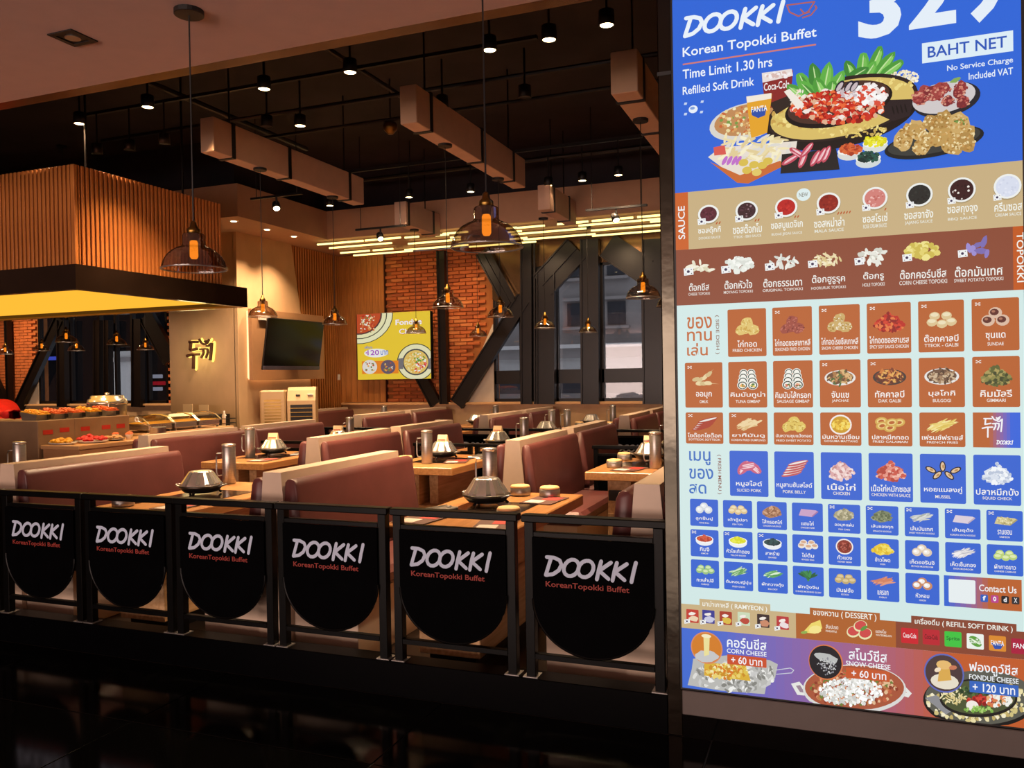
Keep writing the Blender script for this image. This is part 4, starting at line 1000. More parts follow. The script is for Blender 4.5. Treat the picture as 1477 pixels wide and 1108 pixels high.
# ================================================================== MENU LIGHT BOX
MY = 3.385; MX = .03
mb_ = thing('menu_lightbox', 'tall backlit menu board with blue, orange and white printed sections at the right', 'sign', (MX, MY, 0))
mf = lambda x, y: (lambda q: (q[0]-MX, q[1]))(onY(x, y, MY))
L_, R_ = -.572-MX, .655-MX
R2 = .90-MX; TOPZ = 3.10
MB().box((L_-.012, .0, .195), (.672-MX, .16, TOPZ+.01), .004).build('casing', 'black_paint', mb_)
MB().box((L_-.002, -.004, .095), (R2, .16, .195), .003).build('base_panel', 'bronze_grey', mb_)
MB().box((.672-MX, -.0, .195), (R2, .16, 3.12), .003).build('side_panel', 'bronze_grey', mb_)
MB().box((L_-.002, .004, .0), (R2, .16, .095)).build('plinth', 'black_stone', mb_)
def BZ(x, y): return mf(x, y)[1]
def BX(x, y): return mf(x, y)[0]
WH = 'cfe6e4'; BL = '2f63cf'; OR = 'b5602c'; TAN = 'c6ae82'; BR = '8a4a34'
z1 = BZ(974, 279); z2 = BZ(977, 361); z3 = BZ(977, 441)
P = Print(mf).lay(.001); P.box(L_, .205, R_, TOPZ, WH); P.build('face', 'backlit_print', mb_)
# --- blue header
P = Print(mf).lay(.002); P.box(L_, z1, R_, TOPZ, '2f66d6')
hdr = P.build('header_band', 'backlit_print', mb_)
P = Print(mf).lay(.003)
lw = .0165
P.strokes(LOGO, 987, 14.5, 1131, 42, lw, 'e8f0f8', hei=1)
P.v = [v for v in P.v]
a = BX(987, 54); 
P.build('logo_lettering', 'backlit_print', hdr)
P = Print(mf).lay(.003)
def tx(s, x0, yt0, yb0, x1, yt1, yb1, col):   # text box given photo edges: left (x0: top, bottom) and right (x1)
    a = mf(x0, yb0); b = mf(x1, yb1); c = mf(x0, yt0); d = mf(x1, yt1)
    P.textb(s, a[0], (a[1]+b[1])/2, b[0], (c[1]+d[1])/2, col)
tx('Korean Topokki Buffet', 985, 69, 87, 1178, 39, 57, 'eef4fb')
tx('Time Limit 1.30 hrs', 985, 99, 113, 1114, 84, 98, 'eef4fb')
tx('Refilled Soft Drink', 985, 124, 137, 1088, 113, 124, 'eef4fb')
a, b = mf(985, 94.5), mf(1177, 63.5); P.box(a[0], (a[1]+b[1])/2-.003, b[0], (a[1]+b[1])/2+.003, 'd07a70')
q = mf(1240, 60)[1], mf(1334, 50)[1]; zb = mf(1330, 49)[1]
for s, x0, x1 in (('3', 1238, 1300), ('2', 1311, 1379), ('9', 1391, 1450)): 
    P.textb(s, BX(x0, 45), mf(1280, 57)[1]+(.01 if s != '2' else .022), BX(x1, 30), mf(1280, 57)[1]+.245, 'e4eef8')
a, b = mf(1330, 92), mf(1461, 44); P.box(a[0], mf(1330, 92)[1], b[0], mf(1330, 63)[1], 'dcecf6')
P.textb('BAHT NET', BX(1338, 80), BZ(1338, 84), BX(1452, 60), BZ(1338, 68), '2f58b8')
tx('No Service Charge', 1366, 94, 105, 1461, 83, 93, 'e4eef8'); tx('Included VAT', 1397, 105, 115, 1461, 98, 108, 'e4eef8')
P.build('header_text', 'backlit_print', hdr)
P = Print(mf).lay(.0036)
for q in ([(1135, 8), (1139, 18), (1152, 24), (1166, 17), (1175, 3), (1135, 8)], [(1155, 14), (1160, 20), (1168, 18)], [(1158, 26), (1170, 22), (1178, 12), (1176, 9)]):
    vs, fs = ribbon([mf(*p) for p in q], .0055); P.raw(vs, fs, 'b0605e')
P.ell(1000, 158, 6.5, 6.5, 'e8eef8', n=16); P.ell(999, 156.5, 3.5, 2.5, '7fa0dc'); 
for x, y in ((989, 150), (1013, 147), (989, 165), (1012, 162)): P.ell(x, y, 3, 2.6, 'c4d4f0', .6, 4)
P.build('flag_mark', 'backlit_print', hdr)
# hero picture of the dishes (flat print)
P = Print(mf).lay(.004); rnd = random.uniform
def sc(cx, cy, rx, ry, n, s, cols, **k): P.scatter(cx, cy, rx, ry, n, s, cols, **k)
P.ell(1075, 176, 52, 30, 'd8d4cc', .12, 26); P.ell(1076, 173, 46, 25, 'c08a58', .12, 26); sc(1078, 175, 42, 20, 130, 2.4, ('e8d8a0', 'd8a060', 'c86838', 'f0e6c0', '7a9a48', 'e0b878'))
P.poly([(1099, 110), (1144, 102), (1140, 150), (1104, 158)], '8a2a28'); P.poly([(1099, 106), (1142, 100), (1144, 110), (1100, 120)], 'e8ddd8'); sc(1121, 109, 20, 4, 26, 2.5, ('f4eeee', 'd8b8b0'))
P.textb('Coca-Cola', BX(1102, 128), BZ(1102, 132), BX(1139, 122), BZ(1102, 121), 'f4eeee')
def greens(L, wd):
    for cx, cy, r, a in L:
        P.ell(cx, cy, r, wd, random.choice(('4f9a3c', '5fae46', '3f8436')), a, 12, .08); P.ell(cx+2, cy+1, r*.75, wd*.45, random.choice(('76bc55', '468c3a', '8acc66')), a, 10); P.ell(cx, cy, r*.85, 1.0, 'c4e0a0', a, 8)
greens(((1228, 106, 22, 1.9), (1244, 98, 25, 1.5), (1262, 90, 27, 1.2), (1274, 96, 27, .9), (1286, 100, 20, .6), (1252, 106, 20, 1.0), (1236, 108, 18, .5)), 9)
sc(1304, 113, 21, 10, 110, 2.2, ('eee4c8', 'd8c8a0', 'f6f0dc')); 
P.ell(1212, 168, 109, 52, '1c1512', .12, 40); P.ell(1212, 157, 108, 50, '2c201c', .12, 40); P.ell(1212, 158, 103, 45, 'd8bc68', .12, 40)
sc(1150, 172, 38, 18, 60, 3, ('e4cc70', 'f0dc8c', 'c8a050', 'dcc268')); sc(1230, 190, 50, 9, 60, 3, ('e4cc70', 'f0dc8c', 'c8a858'), asp=2); sc(1280, 122, 38, 7, 40, 3, ('ecd884', 'd8bc68'))
P.poly([(1262, 164), (1284, 145), (1318, 144), (1312, 168), (1288, 176)], '2a1f20')
for i in range(4): P.ell(1288+i*6, 160-i, 1.2, 8, '15100f', .2, 8)
P.poly([(1110, 150), (1140, 138), (1146, 150), (1120, 166)], '30241f')
P.ell(1208, 152, 77, 35, '18110f', .12, 36); P.ell(1208, 149, 73, 31, '4a3026', .12, 36)
greens(((1150, 136, 22, 2.3), (1160, 124, 24, 1.9), (1176, 114, 25, 1.7), (1192, 114, 26, 1.4), (1206, 122, 22, 1.1), (1168, 134, 24, 2.2), (1184, 132, 24, 1.9), (1200, 134, 20, 1.5)), 9.5)
sc(1208, 156, 66, 23, 330, 4.2, ('c02818', 'd83820', 'a82014', 'e86838', 'f0e4dc', 'e0b090', 'c83424', '8c1c14'), jag=.3)
sc(1255, 138, 24, 14, 70, 4, ('f4f0ee', 'e8dcd8', 'f8f8f6', 'd8503a'), jag=.3); sc(1150, 142, 14, 10, 26, 3.5, ('f2e8da', 'e8d0b8'), asp=2.5)
sc(1222, 136, 14, 8, 40, 2.4, ('e8e0e0', 'c8b8bc')); 
for cx in (1211, 1224, 1232): P.ell(cx, 126, 10, 5, '20202c', 1.0, 14); P.ell(cx, 127, 8, 3.2, 'c8b8bc', 1.0, 12)
P.poly([(1131, 134), (1139, 130), (1160, 152), (1151, 160)], 'efe7dc')
P.poly([(1077, 143), (1114, 137), (1107, 193), (1084, 201)], 'e3a32c'); P.poly([(1077, 141), (1113, 136), (1113, 144), (1078, 150)], 'f1e8d8'); P.poly([(1084, 160), (1106, 156), (1104, 168), (1094, 172), (1085, 168)], '2c4fa8')
P.textb('FANTA', BX(1084, 160), BZ(1084, 164), BX(1107, 157), BZ(1084, 156), 'f8f8f8')
P.poly([(1022, 228), (1040, 214), (1150, 205), (1146, 232), (1078, 262), (1068, 262)], 'e6dcd0'); P.poly([(1025, 235), (1068, 254), (1140, 228), (1140, 236), (1080, 266), (1064, 265)], 'c86a34')
for i in range(75):
    P.ell(1040+rnd(0, 98), 222+rnd(-20, 12)-abs(rnd(0, 3)), rnd(7, 12), rnd(2, 3), random.choice(('efe2b4', 'e0cc98', 'f4ecca', 'dcd8d0', 'e8d8a8')), rnd(-.7, 1.4), 8)
for x in (1046, 1053, 1060, 1066): P.ell(x, 233, 8, 3, 'c070c8', 1.1, 10)
for x, y in ((1073, 236), (1088, 239), (1100, 240), (1078, 247), (1092, 250), (1108, 234)): P.ell(x, y, 7, 6, random.choice(('e0c868', 'd8bc50', 'ecdc98')), 0, 14)
P.poly([(1030, 214), (1046, 211), (1048, 224), (1031, 226)], 'd85a50'); 
P.poly([(1128, 224), (1206, 216), (1211, 246), (1126, 252)], '22201f')
for x, y, a in ((1140, 232, .5), (1150, 222, -.7), (1158, 232, 1.2), (1164, 218, .9), (1176, 230, 1.1), (1192, 224, 1.2), (1185, 226, 1.1)):
    P.ell(x, y, 14, 5, 'c04a5c', a, 12); P.ell(x+1, y-1, 11, 1.6, 'f0c8cc', a, 8); P.ell(x-2, y+2, 9, 1, 'e8a8b0', a, 8)
for cx, cy, c, cs in ((1226, 220, 'd8d8d4', ('c85028', 'd86838', 'a83c20')), (1262, 209, 'd8dcd4', ('e8e020', 'd4cc1c', 'f0ec4c')), (1252, 231, 'd0d8d8', ('1f4038', '28584a', '18302c'))):
    P.ell(cx, cy+4, 18, 10, c, 0, 20); P.ell(cx, cy-1, 18, 7, 'f0f0ec', 0, 20); sc(cx, cy-3, 15, 7, 60, 3, cs)
P.ell(1364, 146, 48, 28, '24242a', .1, 30); P.ell(1360, 143, 45, 25, 'cfc8c8', .1, 30)
for i in range(13):
    x, y = 1322+rnd(0, 68), 128+rnd(0, 34); P.ell(x, y, rnd(9, 14), rnd(7, 10), random.choice(('8e3436', 'a04440', '7c2c30')), rnd(0, 3), 12, .15); sc(x, y, 10, 8, 24, 1.7, ('b85850', 'c87868', '8a3030', 'd89880'))
P.ell(1376, 119, 9, 3.5, '86a858', .3, 8, .3)
P.ell(1345, 208, 71, 23, '1b1f1f', .1, 34); P.ell(1345, 206, 66, 19, '3a3c38', .1, 34)
for x, y in ((1302, 205), (1322, 190), (1328, 215), (1345, 180), (1350, 200), (1368, 192), (1372, 214), (1390, 196), (1360, 175), (1382, 180), (1312, 192), (1338, 205), (1392, 208)):
    P.ell(x, y, rnd(13, 18), rnd(11, 15), random.choice(('c09a58', 'b08a4c', 'cca868')), rnd(0, 3), 14, .14); sc(x, y, 13, 11, 34, 2.0, ('dcc088', 'c89c58', 'a07838', 'ecd8a4', 'b48444'), jag=.3)
sc(1385, 178, 10, 6, 14, 1.4, ('5a7a3a', '7a9a4a'))
P.build('dishes_picture', 'backlit_print', hdr)
# --- sauce band
def flag(x, y, s=1):
    P.poly([(x-8*s, y-5*s), (x+8*s, y-7*s), (x+9*s, y+5*s), (x-7*s, y+7*s)], 'eef0f0'); P.ell(x, y, 2.6*s, 2.6*s, '3a3050', 0, 8)
    for dx, dy in ((-5, -3), (5, -4), (-4, 4), (5.5, 3)): P.ell(x+dx*s, y+dy*s, 1.2*s, 1*s, '505058', 0, 4)
P = Print(mf).lay(.002); P.box(L_, z2, R_, z1, TAN); sb = P.build('sauce_band', 'backlit_print', mb_)
P = Print(mf).lay(.003); P.box(L_, z2, BX(993, 320), z1, 'c9622a'); P.vtext('SAUCE', 978, 298, 988.5, 345, 'eef2f2', up=True); P.build('sauce_tab', 'backlit_print', sb)
SA = [(1022, 309, 14, '5a2430', ('6a3040', '4a1c28'), 'ซอสดุ๊กกี้', 'DOOKKI SAUCE', 1007, 1040, 330, 339, 346, 2), (1077, 304, 15, '3c2228', ('50303a', '2c181e', '907078'), 'ซอสต๊อกโบ', 'TTEOK - BBO SAUCE', 1057, 1099, 326, 337, 344, 2),
      (1134, 299, 15, 'b82420', ('c83028', 'a81c1c'), 'ซอสบูแดจิเก', 'BUDAE JJIGAE SAUCE', 1112, 1158, 322, 333, 341, 2), (1195, 293, 16, '8e2418', ('a03020', '7c1c14'), 'ซอสหม่าล่า', 'MALA SAUCE', 1174, 1218, 317, 328, 336, 5),
      (1262, 286, 17, 'd08078', ('e0a098', 'c06860', 'ecb8b0'), 'ซอสโรเซ่', 'ROSE CREAM SAUCE', 1244, 1280, 311, 321, 330, 1), (1326, 281, 18, '232624', ('2c302c', '1b1d1c'), 'ซอสจาจัง', 'JAJANG SAUCE', 1304, 1346, 306, 316, 325, 0),
      (1387, 274, 19, '38181a', ('4a2424', 'f0e8e0', '281012'), 'ซอสกุงจุง', 'BBQ SAUCE', 1366, 1410, 300, 311, 319, 0), (1453, 269, 19, 'd6dcec', ('e0e4f2', 'ccd2e4'), 'ครีมซอส', 'CREAM SAUCE', 1434, 1474, 294, 305, 313, 0)]
for i, (cx, cy, r, c, cs, th, en, x0, x1, ya, yb, yc, ch) in enumerate(SA):
    P = Print(mf).lay(.003); P.ell(cx, cy+1, r+1.5, r+1.5, 'a8946c', 0, 24); P.ell(cx, cy, r+1, r+.5, 'eceeea', 0, 24); P.ell(cx, cy, r-2, r-2.5, c, 0, 24); P.scatter(cx, cy, r-5, r-5, 18, 1.6, cs)
    flag(cx-r+4, cy+r-3, .72)
    for k in range(ch): P.ell(cx+r-2+k*4.2, cy+r-1-k*.5, 2.6, 1, 'b85a30', 1.1, 8)
    if i == 2: P.ell(1159, 281, 10, 10, 'dcecec', 0, 22); P.text('NEW', 1152.5, 278, 1165.5, 284, '8a8a80')
    o = P.build('sauce_bowl_picture', 'backlit_print', sb)
    P = Print(mf).lay(.003); P.text(th, x0, ya-3, x1, yb-.5, 'f0f2ea'); P.text(en, x0+1, yb+2.2, x1-1, yc-1.2, 'e4e4d8'); P.build('caption', 'backlit_print', sb)
# --- topokki band
P = Print(mf).lay(.002); P.box(L_, z3, R_, z2, BR); tb = P.build('topokki_band', 'backlit_print', mb_)
P = Print(mf).lay(.003); P.box(BX(1461, 370), z3, R_, z2, 'c0581c'); P.vtext('TOPOKKI', 1466, 336, 1477, 407, 'f0f0e8'); P.build('topokki_tab', 'backlit_print', tb)
TP = [(1010, 386, 17, 9, 12, 6, ('e4e0c8', 'f0ecd8', 'd8d2b4'), 2.6, 'ต๊อกชีส', 'CHEESE TOPOKKI', 994, 1023, 412, 420, 427, 993, 392), (1066, 381, 20, 11, 44, 4, ('e8ece4', 'd8dcd4', 'f4f6f0'), 1, 'ต๊อกหัวใจ', 'MOYANG TOPOKKI', 1045, 1085, 408, 417, 424, 1047, 389),
      (1129, 378, 20, 9, 34, 5, ('e0e0d8', 'd0d4cc', 'ecece4'), 2.8, 'ต๊อกธรรมดา', 'ORIGINAL TOPOKKI', 1101, 1157, 405, 414, 421, 1110, 385), (1194, 374, 19, 9, 44, 5, ('e8d8ac', 'd8c48c', 'f0e6c4'), 3.2, 'ต๊อกฮูรูรุค', 'HOORURUK TOPOKKI', 1171, 1219, 400, 411, 418, 1172, 381),
      (1260, 369, 20, 11, 28, 5, ('e4e4da', 'f0f0e6', 'd0d0c4'), 1.9, 'ต๊อกรู', 'HOLE TOPOKKI', 1245, 1275, 396, 406, 414, 1239, 377), (1330, 362, 25, 11, 44, 4.6, ('e0d070', 'ece08c', 'ccb850'), 1, 'ต๊อกคอร์นชีส', 'CORN CHEESE TOPOKKI', 1298, 1365, 392, 402, 411, 1308, 372),
      (1413, 359, 22, 12, 9, 8, ('8a7ac0', '9a8cd0', '7a6cb0'), 2.2, 'ต๊อกมันเทศ', 'SWEET POTATO TOPOKKI', 1377, 1446, 387, 399, 407, 1388, 366)]
for cx, cy, rx, ry, n, s, cs, asp, th, en, x0, x1, ya, yb, yc, fx, fy in TP:
    P = Print(mf).lay(.003); P.scatter(cx, cy, rx, ry, n, s, cs, asp=asp, heap=.5); flag(fx, fy, .85); P.build('rice_cake_picture', 'backlit_print', tb)
    P = Print(mf).lay(.003); P.text(th, x0, ya-4, x1, yb-.5, 'eeeee8'); P.text(en, x0-1, yb+2, x1+1, yc-1, 'e4dcd4'); P.build('caption', 'backlit_print', tb)
# --- headings on white
P = Print(mf).lay(.002)
for s, y0, y1 in (('ของ', 457, 474), ('ทาน', 478, 492), ('เล่น', 495, 513)): P.text(s, 991, y0, 1027 if s != 'เล่น' else 1021, y1, 'c06a38')
P.vtext('( SIDE DISH )', 1031, 455, 1038, 511, '8a6a5a'); P.build('side_dish_heading', 'backlit_print', mb_)
P = Print(mf).lay(.002)
for s, x1, y0, y1 in (('เมนู', 1025, 651, 671), ('ของ', 1029, 676, 691), ('สด', 1019, 698, 712)): P.text(s, 994, y0, x1, y1, '3a70c0')
P.vtext('( FRESH MENU )', 1034, 656, 1041, 713, '8a5a50'); P.build('fresh_menu_heading', 'backlit_print', mb_)
# --- tiles
def food(kind, cx, cz, w, h, cs):      # w, h half extents in metres, drawn on the tile in sign coordinates
    kx = 1/w
    def E(x, y, rx, ry, c, rot=0, n=12, jag=0):
        p = []
        cc, q = math.cos(rot), math.sin(rot)
        for i in range(n):
            a = 2*PI*i/n; j = 1+random.uniform(-jag, jag); u, v = rx*j*w*math.cos(a), ry*j*w*math.sin(a); p.append((cx+x*w+u*cc-v*q, cz+y*h+u*q+v*cc))
        P.raw(p, [list(range(n))], c)
    def many(n, rx, ry, s, asp=1, heap=True, oy=0, jag=.2, rot=None):
        for i in range(n):
            for _ in range(20):
                x = random.uniform(-rx, rx); y = random.uniform(-ry, ry)
                if x*x/rx/rx+y*y/ry/ry < 1 and (not heap or y < ry*(1-1.5*abs(x)/rx)): break
            E(x, y+oy, s*random.uniform(.8, 1.2)*asp**.5, s*random.uniform(.8, 1.2)/asp**.5, random.choice(cs), random.uniform(0, PI) if rot is None else rot+random.uniform(-.3, .3), 9, jag)
    if kind == 'pile':
        E(0, -.15, .72, .5, cs[0], 0, 14, .15); many(110, .92, .85, .105)
    elif kind == 'chunks':
        for x, y, r in ((0, .35, .40), (-.38, -.3, .38), (.4, -.32, .40), (0, -.25, .34)):
            E(x, y, r, r*.85, cs[0], random.random(), 14, .1)
            for i in range(26): a = random.uniform(0, 6.3); q = math.sqrt(random.random())*r*.85; E(x+q*math.cos(a), y+q*math.sin(a), .06, .05, random.choice(cs), 0, 6, .3)
    elif kind == 'balls':
        for x, y in ((0, .38), (-.38, -.22), (.38, -.22)): E(x, y, .36, .34, cs[0], 0, 14); E(x-.05, y+.06, .24, .2, cs[1], 0, 12); E(x-.1, y+.12, .1, .08, cs[-1], 0, 8)
    elif kind == 'rounds':
        for x, y in ((-.35, .3), (.3, .3), (-.5, -.2), (.05, -.35), (.55, -.2)): E(x, y, .3, .26, cs[0], 0, 12, .05); E(x, y+.1, .22, .12, cs[1], 0, 10); 
    elif kind == 'plate' or kind == 'pan':
        E(0, -.05, .95, .50, 'e4e2de' if kind == 'plate' else '3c3430', 0, 26); E(0, 0, .82, .40, cs[0], 0, 24); many(90, .72, .62, .10, 2.4, False)
    elif kind == 'bowl':
        E(0, -.32, .78, .45, 'e8ecee', 0, 20); E(0, .0, .80, .34, 'f4f6f6', 0, 22); E(0, .04, .70, .28, cs[0], 0, 20); many(50, .6, .5, .12, 1.3, True, .2)
    elif kind == 'roundbowl': E(0, 0, .68, .66, 'f0e8e4', 0, 24); E(0, 0, .58, .56, cs[0], 0, 22); many(70, .52, .58, .09, 1.5, False)
    elif kind == 'rolls':
        for k in range(4):
            for s in (-1, 1): y = .55-k*.38; r = .26+k*.03; E(s*r*.95, y, r, r*.9, 'e8ece4', 0, 16); E(s*r*.95, y-.02, r*.85, r*.75, '2a3a30', 0, 14); E(s*r*.95, y-.03, r*.66, r*.58, 'f0efe6', 0, 12)
        for s in (-1, 1):
            for i in range(14): E(s*.33+random.uniform(-.13, .13), -.62+random.uniform(-.13, .13), .07, .05, random.choice(cs), 0, 6)
    elif kind == 'sticks': many(26, .5, .4, .19, 6, False, rot=.4)
    elif kind == 'straws': many(60, .42, .42, .145, 12, False, rot=.4, jag=0)
    elif kind == 'skewer':
        E(.1, .25, .8, .02, 'd8b888', .7, 6); E(.2, -.35, .85, .02, 'd8b888', -.1, 6)
        for x, y, a in ((-.5, .0, .3), (-.2, -.05, .8), (.1, .2, .9), (.35, .45, .7), (-.3, -.4, -.1), (.0, -.4, 0), (.3, -.38, -.1)): E(x, y, .26, .14, random.choice(cs), a, 12, .1)
    elif kind == 'block': 
        P.raw([(cx+x*w, cz+y*h) for x, y in ((-.7, -.5), (.4, -.7), (.9, .2), (.7, .45), (-.5, .6))], [list(range(5))], cs[0]); P.raw([(cx+x*w, cz+y*h) for x, y in ((.4, -.7), (.9, .2), (.82, .36), (.34, -.55))], [list(range(4))], cs[1])
        if len(cs) > 2: many(70, .5, .5, .09, 1.5, False, 0)
    elif kind == 'rings':
        for x, y in ((-.5, .45), (.5, .3), (-.45, -.1), (.0, -.35), (.1, .3)): E(x, y, .36, .26, cs[0], .2, 18); E(x, y+.02, .26, .17, cs[1], .2, 16); E(x, y-.01, .17, .10, OR, .2, 14)
    elif kind == 'leaf':
        for i in range(16): a = random.uniform(.2, 2.9); E(.35*math.cos(a), .1*math.sin(a), .5, .11, random.choice(cs), a, 10, .1)
    elif kind == 'mussel':
        for x, y, a in ((-.65, .2, -.5), (-.3, -.25, .8), (0, .5, 1.6), (.35, -.25, -.8), (.7, .2, .5)): E(x, y, .34, .17, '1c1a24', a, 14); E(x, y, .26, .11, 'e0c09a', a, 12); E(x+.03, y, .12, .06, 'b88a50', a, 8)
    elif kind == 'meat':
        for x, y, a in ((-.35, .0, .9), (.35, .0, -.7), (-.05, .15, .2)): 
            E(x, y, .55, .30, cs[0], a, 14, .05)
            for k in (-.15, 0, .15): E(x, y+k, .45, .04, cs[-1], a, 8, .2)
    elif kind == 'slabs':
        for k in range(5): E(-.15+k*.1, -.45+k*.24, .68, .15, cs[0], .25, 12, .05); E(-.15+k*.1, -.40+k*.24, .62, .06, cs[1], .25, 10)
ORF = ('e4cc88', 'c89c50', 'f0e0a8', 'a87c38')
col_big = [(989, 1043), (1051.5, 1107), (1116, 1173), (1183, 1242), (1252, 1315.5), (1326, 1392), (1403, 1471.5)]
def ztile(xr, y0, y1): return BZ(xr, y0), BZ(xr, y1)
rA = (BZ(1437, 430), BZ(1437, 506)); rB = (BZ(1016, 523), BZ(1016, 588)); rC = (BZ(1016, 595), BZ(1016, 640)); rD = (BZ(1079, 650.5), BZ(1079, 716))
def tile(xa, xb, zt, zb, bg, kind, cs, th, en, flagm, big=True, grad=None):
    a = BX(xa, 600); b = BX(xb, 600)
    global P
    P = Print(mf).lay(.002); P.box(a, zb, b, zt, bg, .006)
    t = P.build('menu_tile', 'backlit_print', mb_)
    H = zt-zb; Wd = b-a; cx = (a+b)/2
    P = Print(mf).lay(.003); cz = zb+H*(.63 if big else .66)
    food(kind, cx, cz, Wd*.40, H*(.24 if big else .21), cs)
    if flagm:
        fx, fz = a+Wd*.13, zt-H*.1
        for dx, dz in ((-.7, .6), (.7, .6), (-.7, -.6), (.7, -.6), (0, 0)): P.box(fx+dx*.008-.003, fz+dz*.006-.0016, fx+dx*.008+.003, fz+dz*.006+.0016, 'f2ece4')
    P.build('food_picture', 'backlit_print', t)
    P = Print(mf).lay(.003); wt = min(.9*Wd, len(th)*(.0125 if big else .0075)); we = min(.88*Wd, len(en)*(.0085 if big else .0045))
    P.textb(th, cx-wt/2, zb+H*(.20 if big else .21), cx+wt/2, zb+H*(.345 if big else .36), 'f4f2ee'); P.textb(en, cx-we/2, zb+H*.10, cx+we/2, zb+H*(.165 if big else .155), 'ece4dc'); P.build('caption', 'backlit_print', t)
    return t
rows = [(rA, OR, [None, ('chunks', ('dcc070', 'e8d890', 'c8a048'), 'ไก่ทอด', 'FRIED CHICKEN', 0), ('chunks', ('9c4a3c', 'b86858', '7c342c'), 'ไก่ทอดซอสเกาหลี', 'SEASONED FRIED CHICKEN', 1), ('chunks', ('c8a868', 'e8dcc0', 'a88440'), 'ไก่ทอดโรยชีสเกาหลี', 'SNOW CHEESE CHICKEN', 1),
          ('pile', ('b8281c', 'd04028', '8c1c18', 'e07840'), 'ไก่ทอดซอสสามรส', 'SPICY SOY SAUCE CHICKEN', 1), ('rounds', ('d8c090', 'e8dcb8'), 'ต๊อกคาลบี', 'TTEOK - GALBI', 1), ('balls', ('d8b8a0', '5c2c24', 'a87058'), 'ซุนแด', 'SUNDAE', 1)]),
        (rB, OR, [('skewer', ('e4d0a0', 'd0b884', 'c8a870'), 'ออมุก', 'OMUK', 1), ('rolls', ('e89850', '4a7a3a', 'e8d060'), 'คิมบับทูน่า', 'TUNA GIMBAP', 0), ('rolls', ('d87058', 'e8c8a0', '4a7a3a'), 'คิมบับไส้กรอก', 'SAUSAGE GIMBAP', 0), ('plate', ('6a4a30', 'a87848', '4a6a38', 'd8b078'), 'จับแช', 'JAPCHAE', 1),
          ('pan', ('7a3c24', 'c87838', 'e0a858', '5a2c1c'), 'ทัคคาลบี', 'DAK GALBI', 1), ('plate', ('6c503c', '9c7c5c', '4c3828', 'c8b090'), 'บุลโกกิ', 'BULGOGI', 0), ('pile', ('5a6030', '8a8448', '3c4424', 'a89858'), 'คิมมัลรี', 'GIMMARI', 1)]),
        (rC, OR, [('slabs', ('a83c28', 'e8e4dc'), 'โซด๊อกโซด๊อก', 'SOTTEOK SOTTEOK', 1), ('sticks', ('e8d0a0', 'd8b880'), 'ยากี้มันดู', 'KOREAN FRIED DUMPLINGS', 1), ('chunks', ('dcc060', 'e8d480', 'b89438'), 'มันหวานชุบแป้งทอด', 'FRIED SWEET POTATO', 0), ('roundbowl', ('c89820', 'e8c040', 'f0d868'), 'มันหวานเชื่อม', 'GOGUMA MATTANG', 0),
          ('rings', ('d0a850', 'e8cc80'), 'ปลาหมึกทอด', 'FRIED CALAMARI', 0), ('straws', ('e8d078', 'd8bc58', 'f0e4a0'), 'เฟรนช์ฟรายส์', 'FRENCH FRIES', 0), None]),
        (rD, BL, [None, ('meat', ('c8607c', 'd88898', 'f0d0d8'), 'หมูสไลด์', 'SLICED PORK', 0), ('slabs', ('c05a5c', 'ece4e0'), 'หมูสามชั้นสไลด์', 'PORK BELLY', 0), ('pile', ('d8a8a8', 'e8c8c4', 'c08888', 'f0dcd8'), 'เนื้อไก่', 'CHICKEN', 0),
          ('pile', ('c85848', 'e09080', 'b04438', 'ecb8a8'), 'เนื้อไก่หมักซอส', 'CHICKEN WITH SAUCE', 0), ('mussel', ('1c1a24',), 'หอยแมลงภู่', 'MUSSEL', 0), ('pile', ('d8e0ec', 'f0f4f8', 'b8c4d8'), 'ปลาหมึกบั้ง', 'SQUID CHECK', 0)])]
for (zt, zb), bg, ts in rows:
    for i, tt in enumerate(ts):
        if tt: tile(*col_big[i], zt, zb, bg, *tt[:2], *tt[2:])
# logo tile with its own blend from orange to blue
P = Print(mf).lay(.002); a, b = BX(1403, 600), BX(1471.5, 600)
def mixc(c1, c2, t): return tuple(p*(1-t)+q*t for p, q in zip(lin(c1), lin(c2)))
def gradbox(a, zb, b, zt, c1, c2, t0=0, t1=1, n=14):
    for k in range(n):
        u = k/(n-1); w = min(1, max(0, (u-t0)/(t1-t0))); P.box(a+(b-a)*k/n, zb, a+(b-a)*(k+1)/n+.0001, zt, mixc(c1, c2, w))
gradbox(a, rC[1], b, rC[0], OR, '2f63d8', .35, .85); t = P.build('menu_tile', 'backlit_print', mb_)
P = Print(mf).lay(.003)
def hangul(x0, z0, s, w):
    for q in HANGUL: vs, fs = ribbon([(x0+(x-4.1)*s, z0-(y-2.6)*s) for x, y in q], w); P.raw(vs, fs, 'f0f0f4')
hangul(a+.03, rC[0]-.014, .0125, .005)
for q in LOGO: vs, fs = ribbon([(a+.075+.05*x/LOGOW, rC[1]+.012+.014*y) for x, y in q], .0028); P.raw(vs, fs, 'f0f0f4')
P.build('logo_lettering', 'backlit_print', t)
cs_ = [(993.5, 1034), (1041, 1083), (1090, 1133), (1140.5, 1185), (1192.5, 1239), (1247, 1294), (1303, 1352), (1361, 1412.5), (1421, 1473.5)]
rs_ = [(BZ(1013, 720), BZ(1013, 759)), (BZ(1013, 764), BZ(1013, 803)), (BZ(1013, 807.5), BZ(1013, 847.5))]
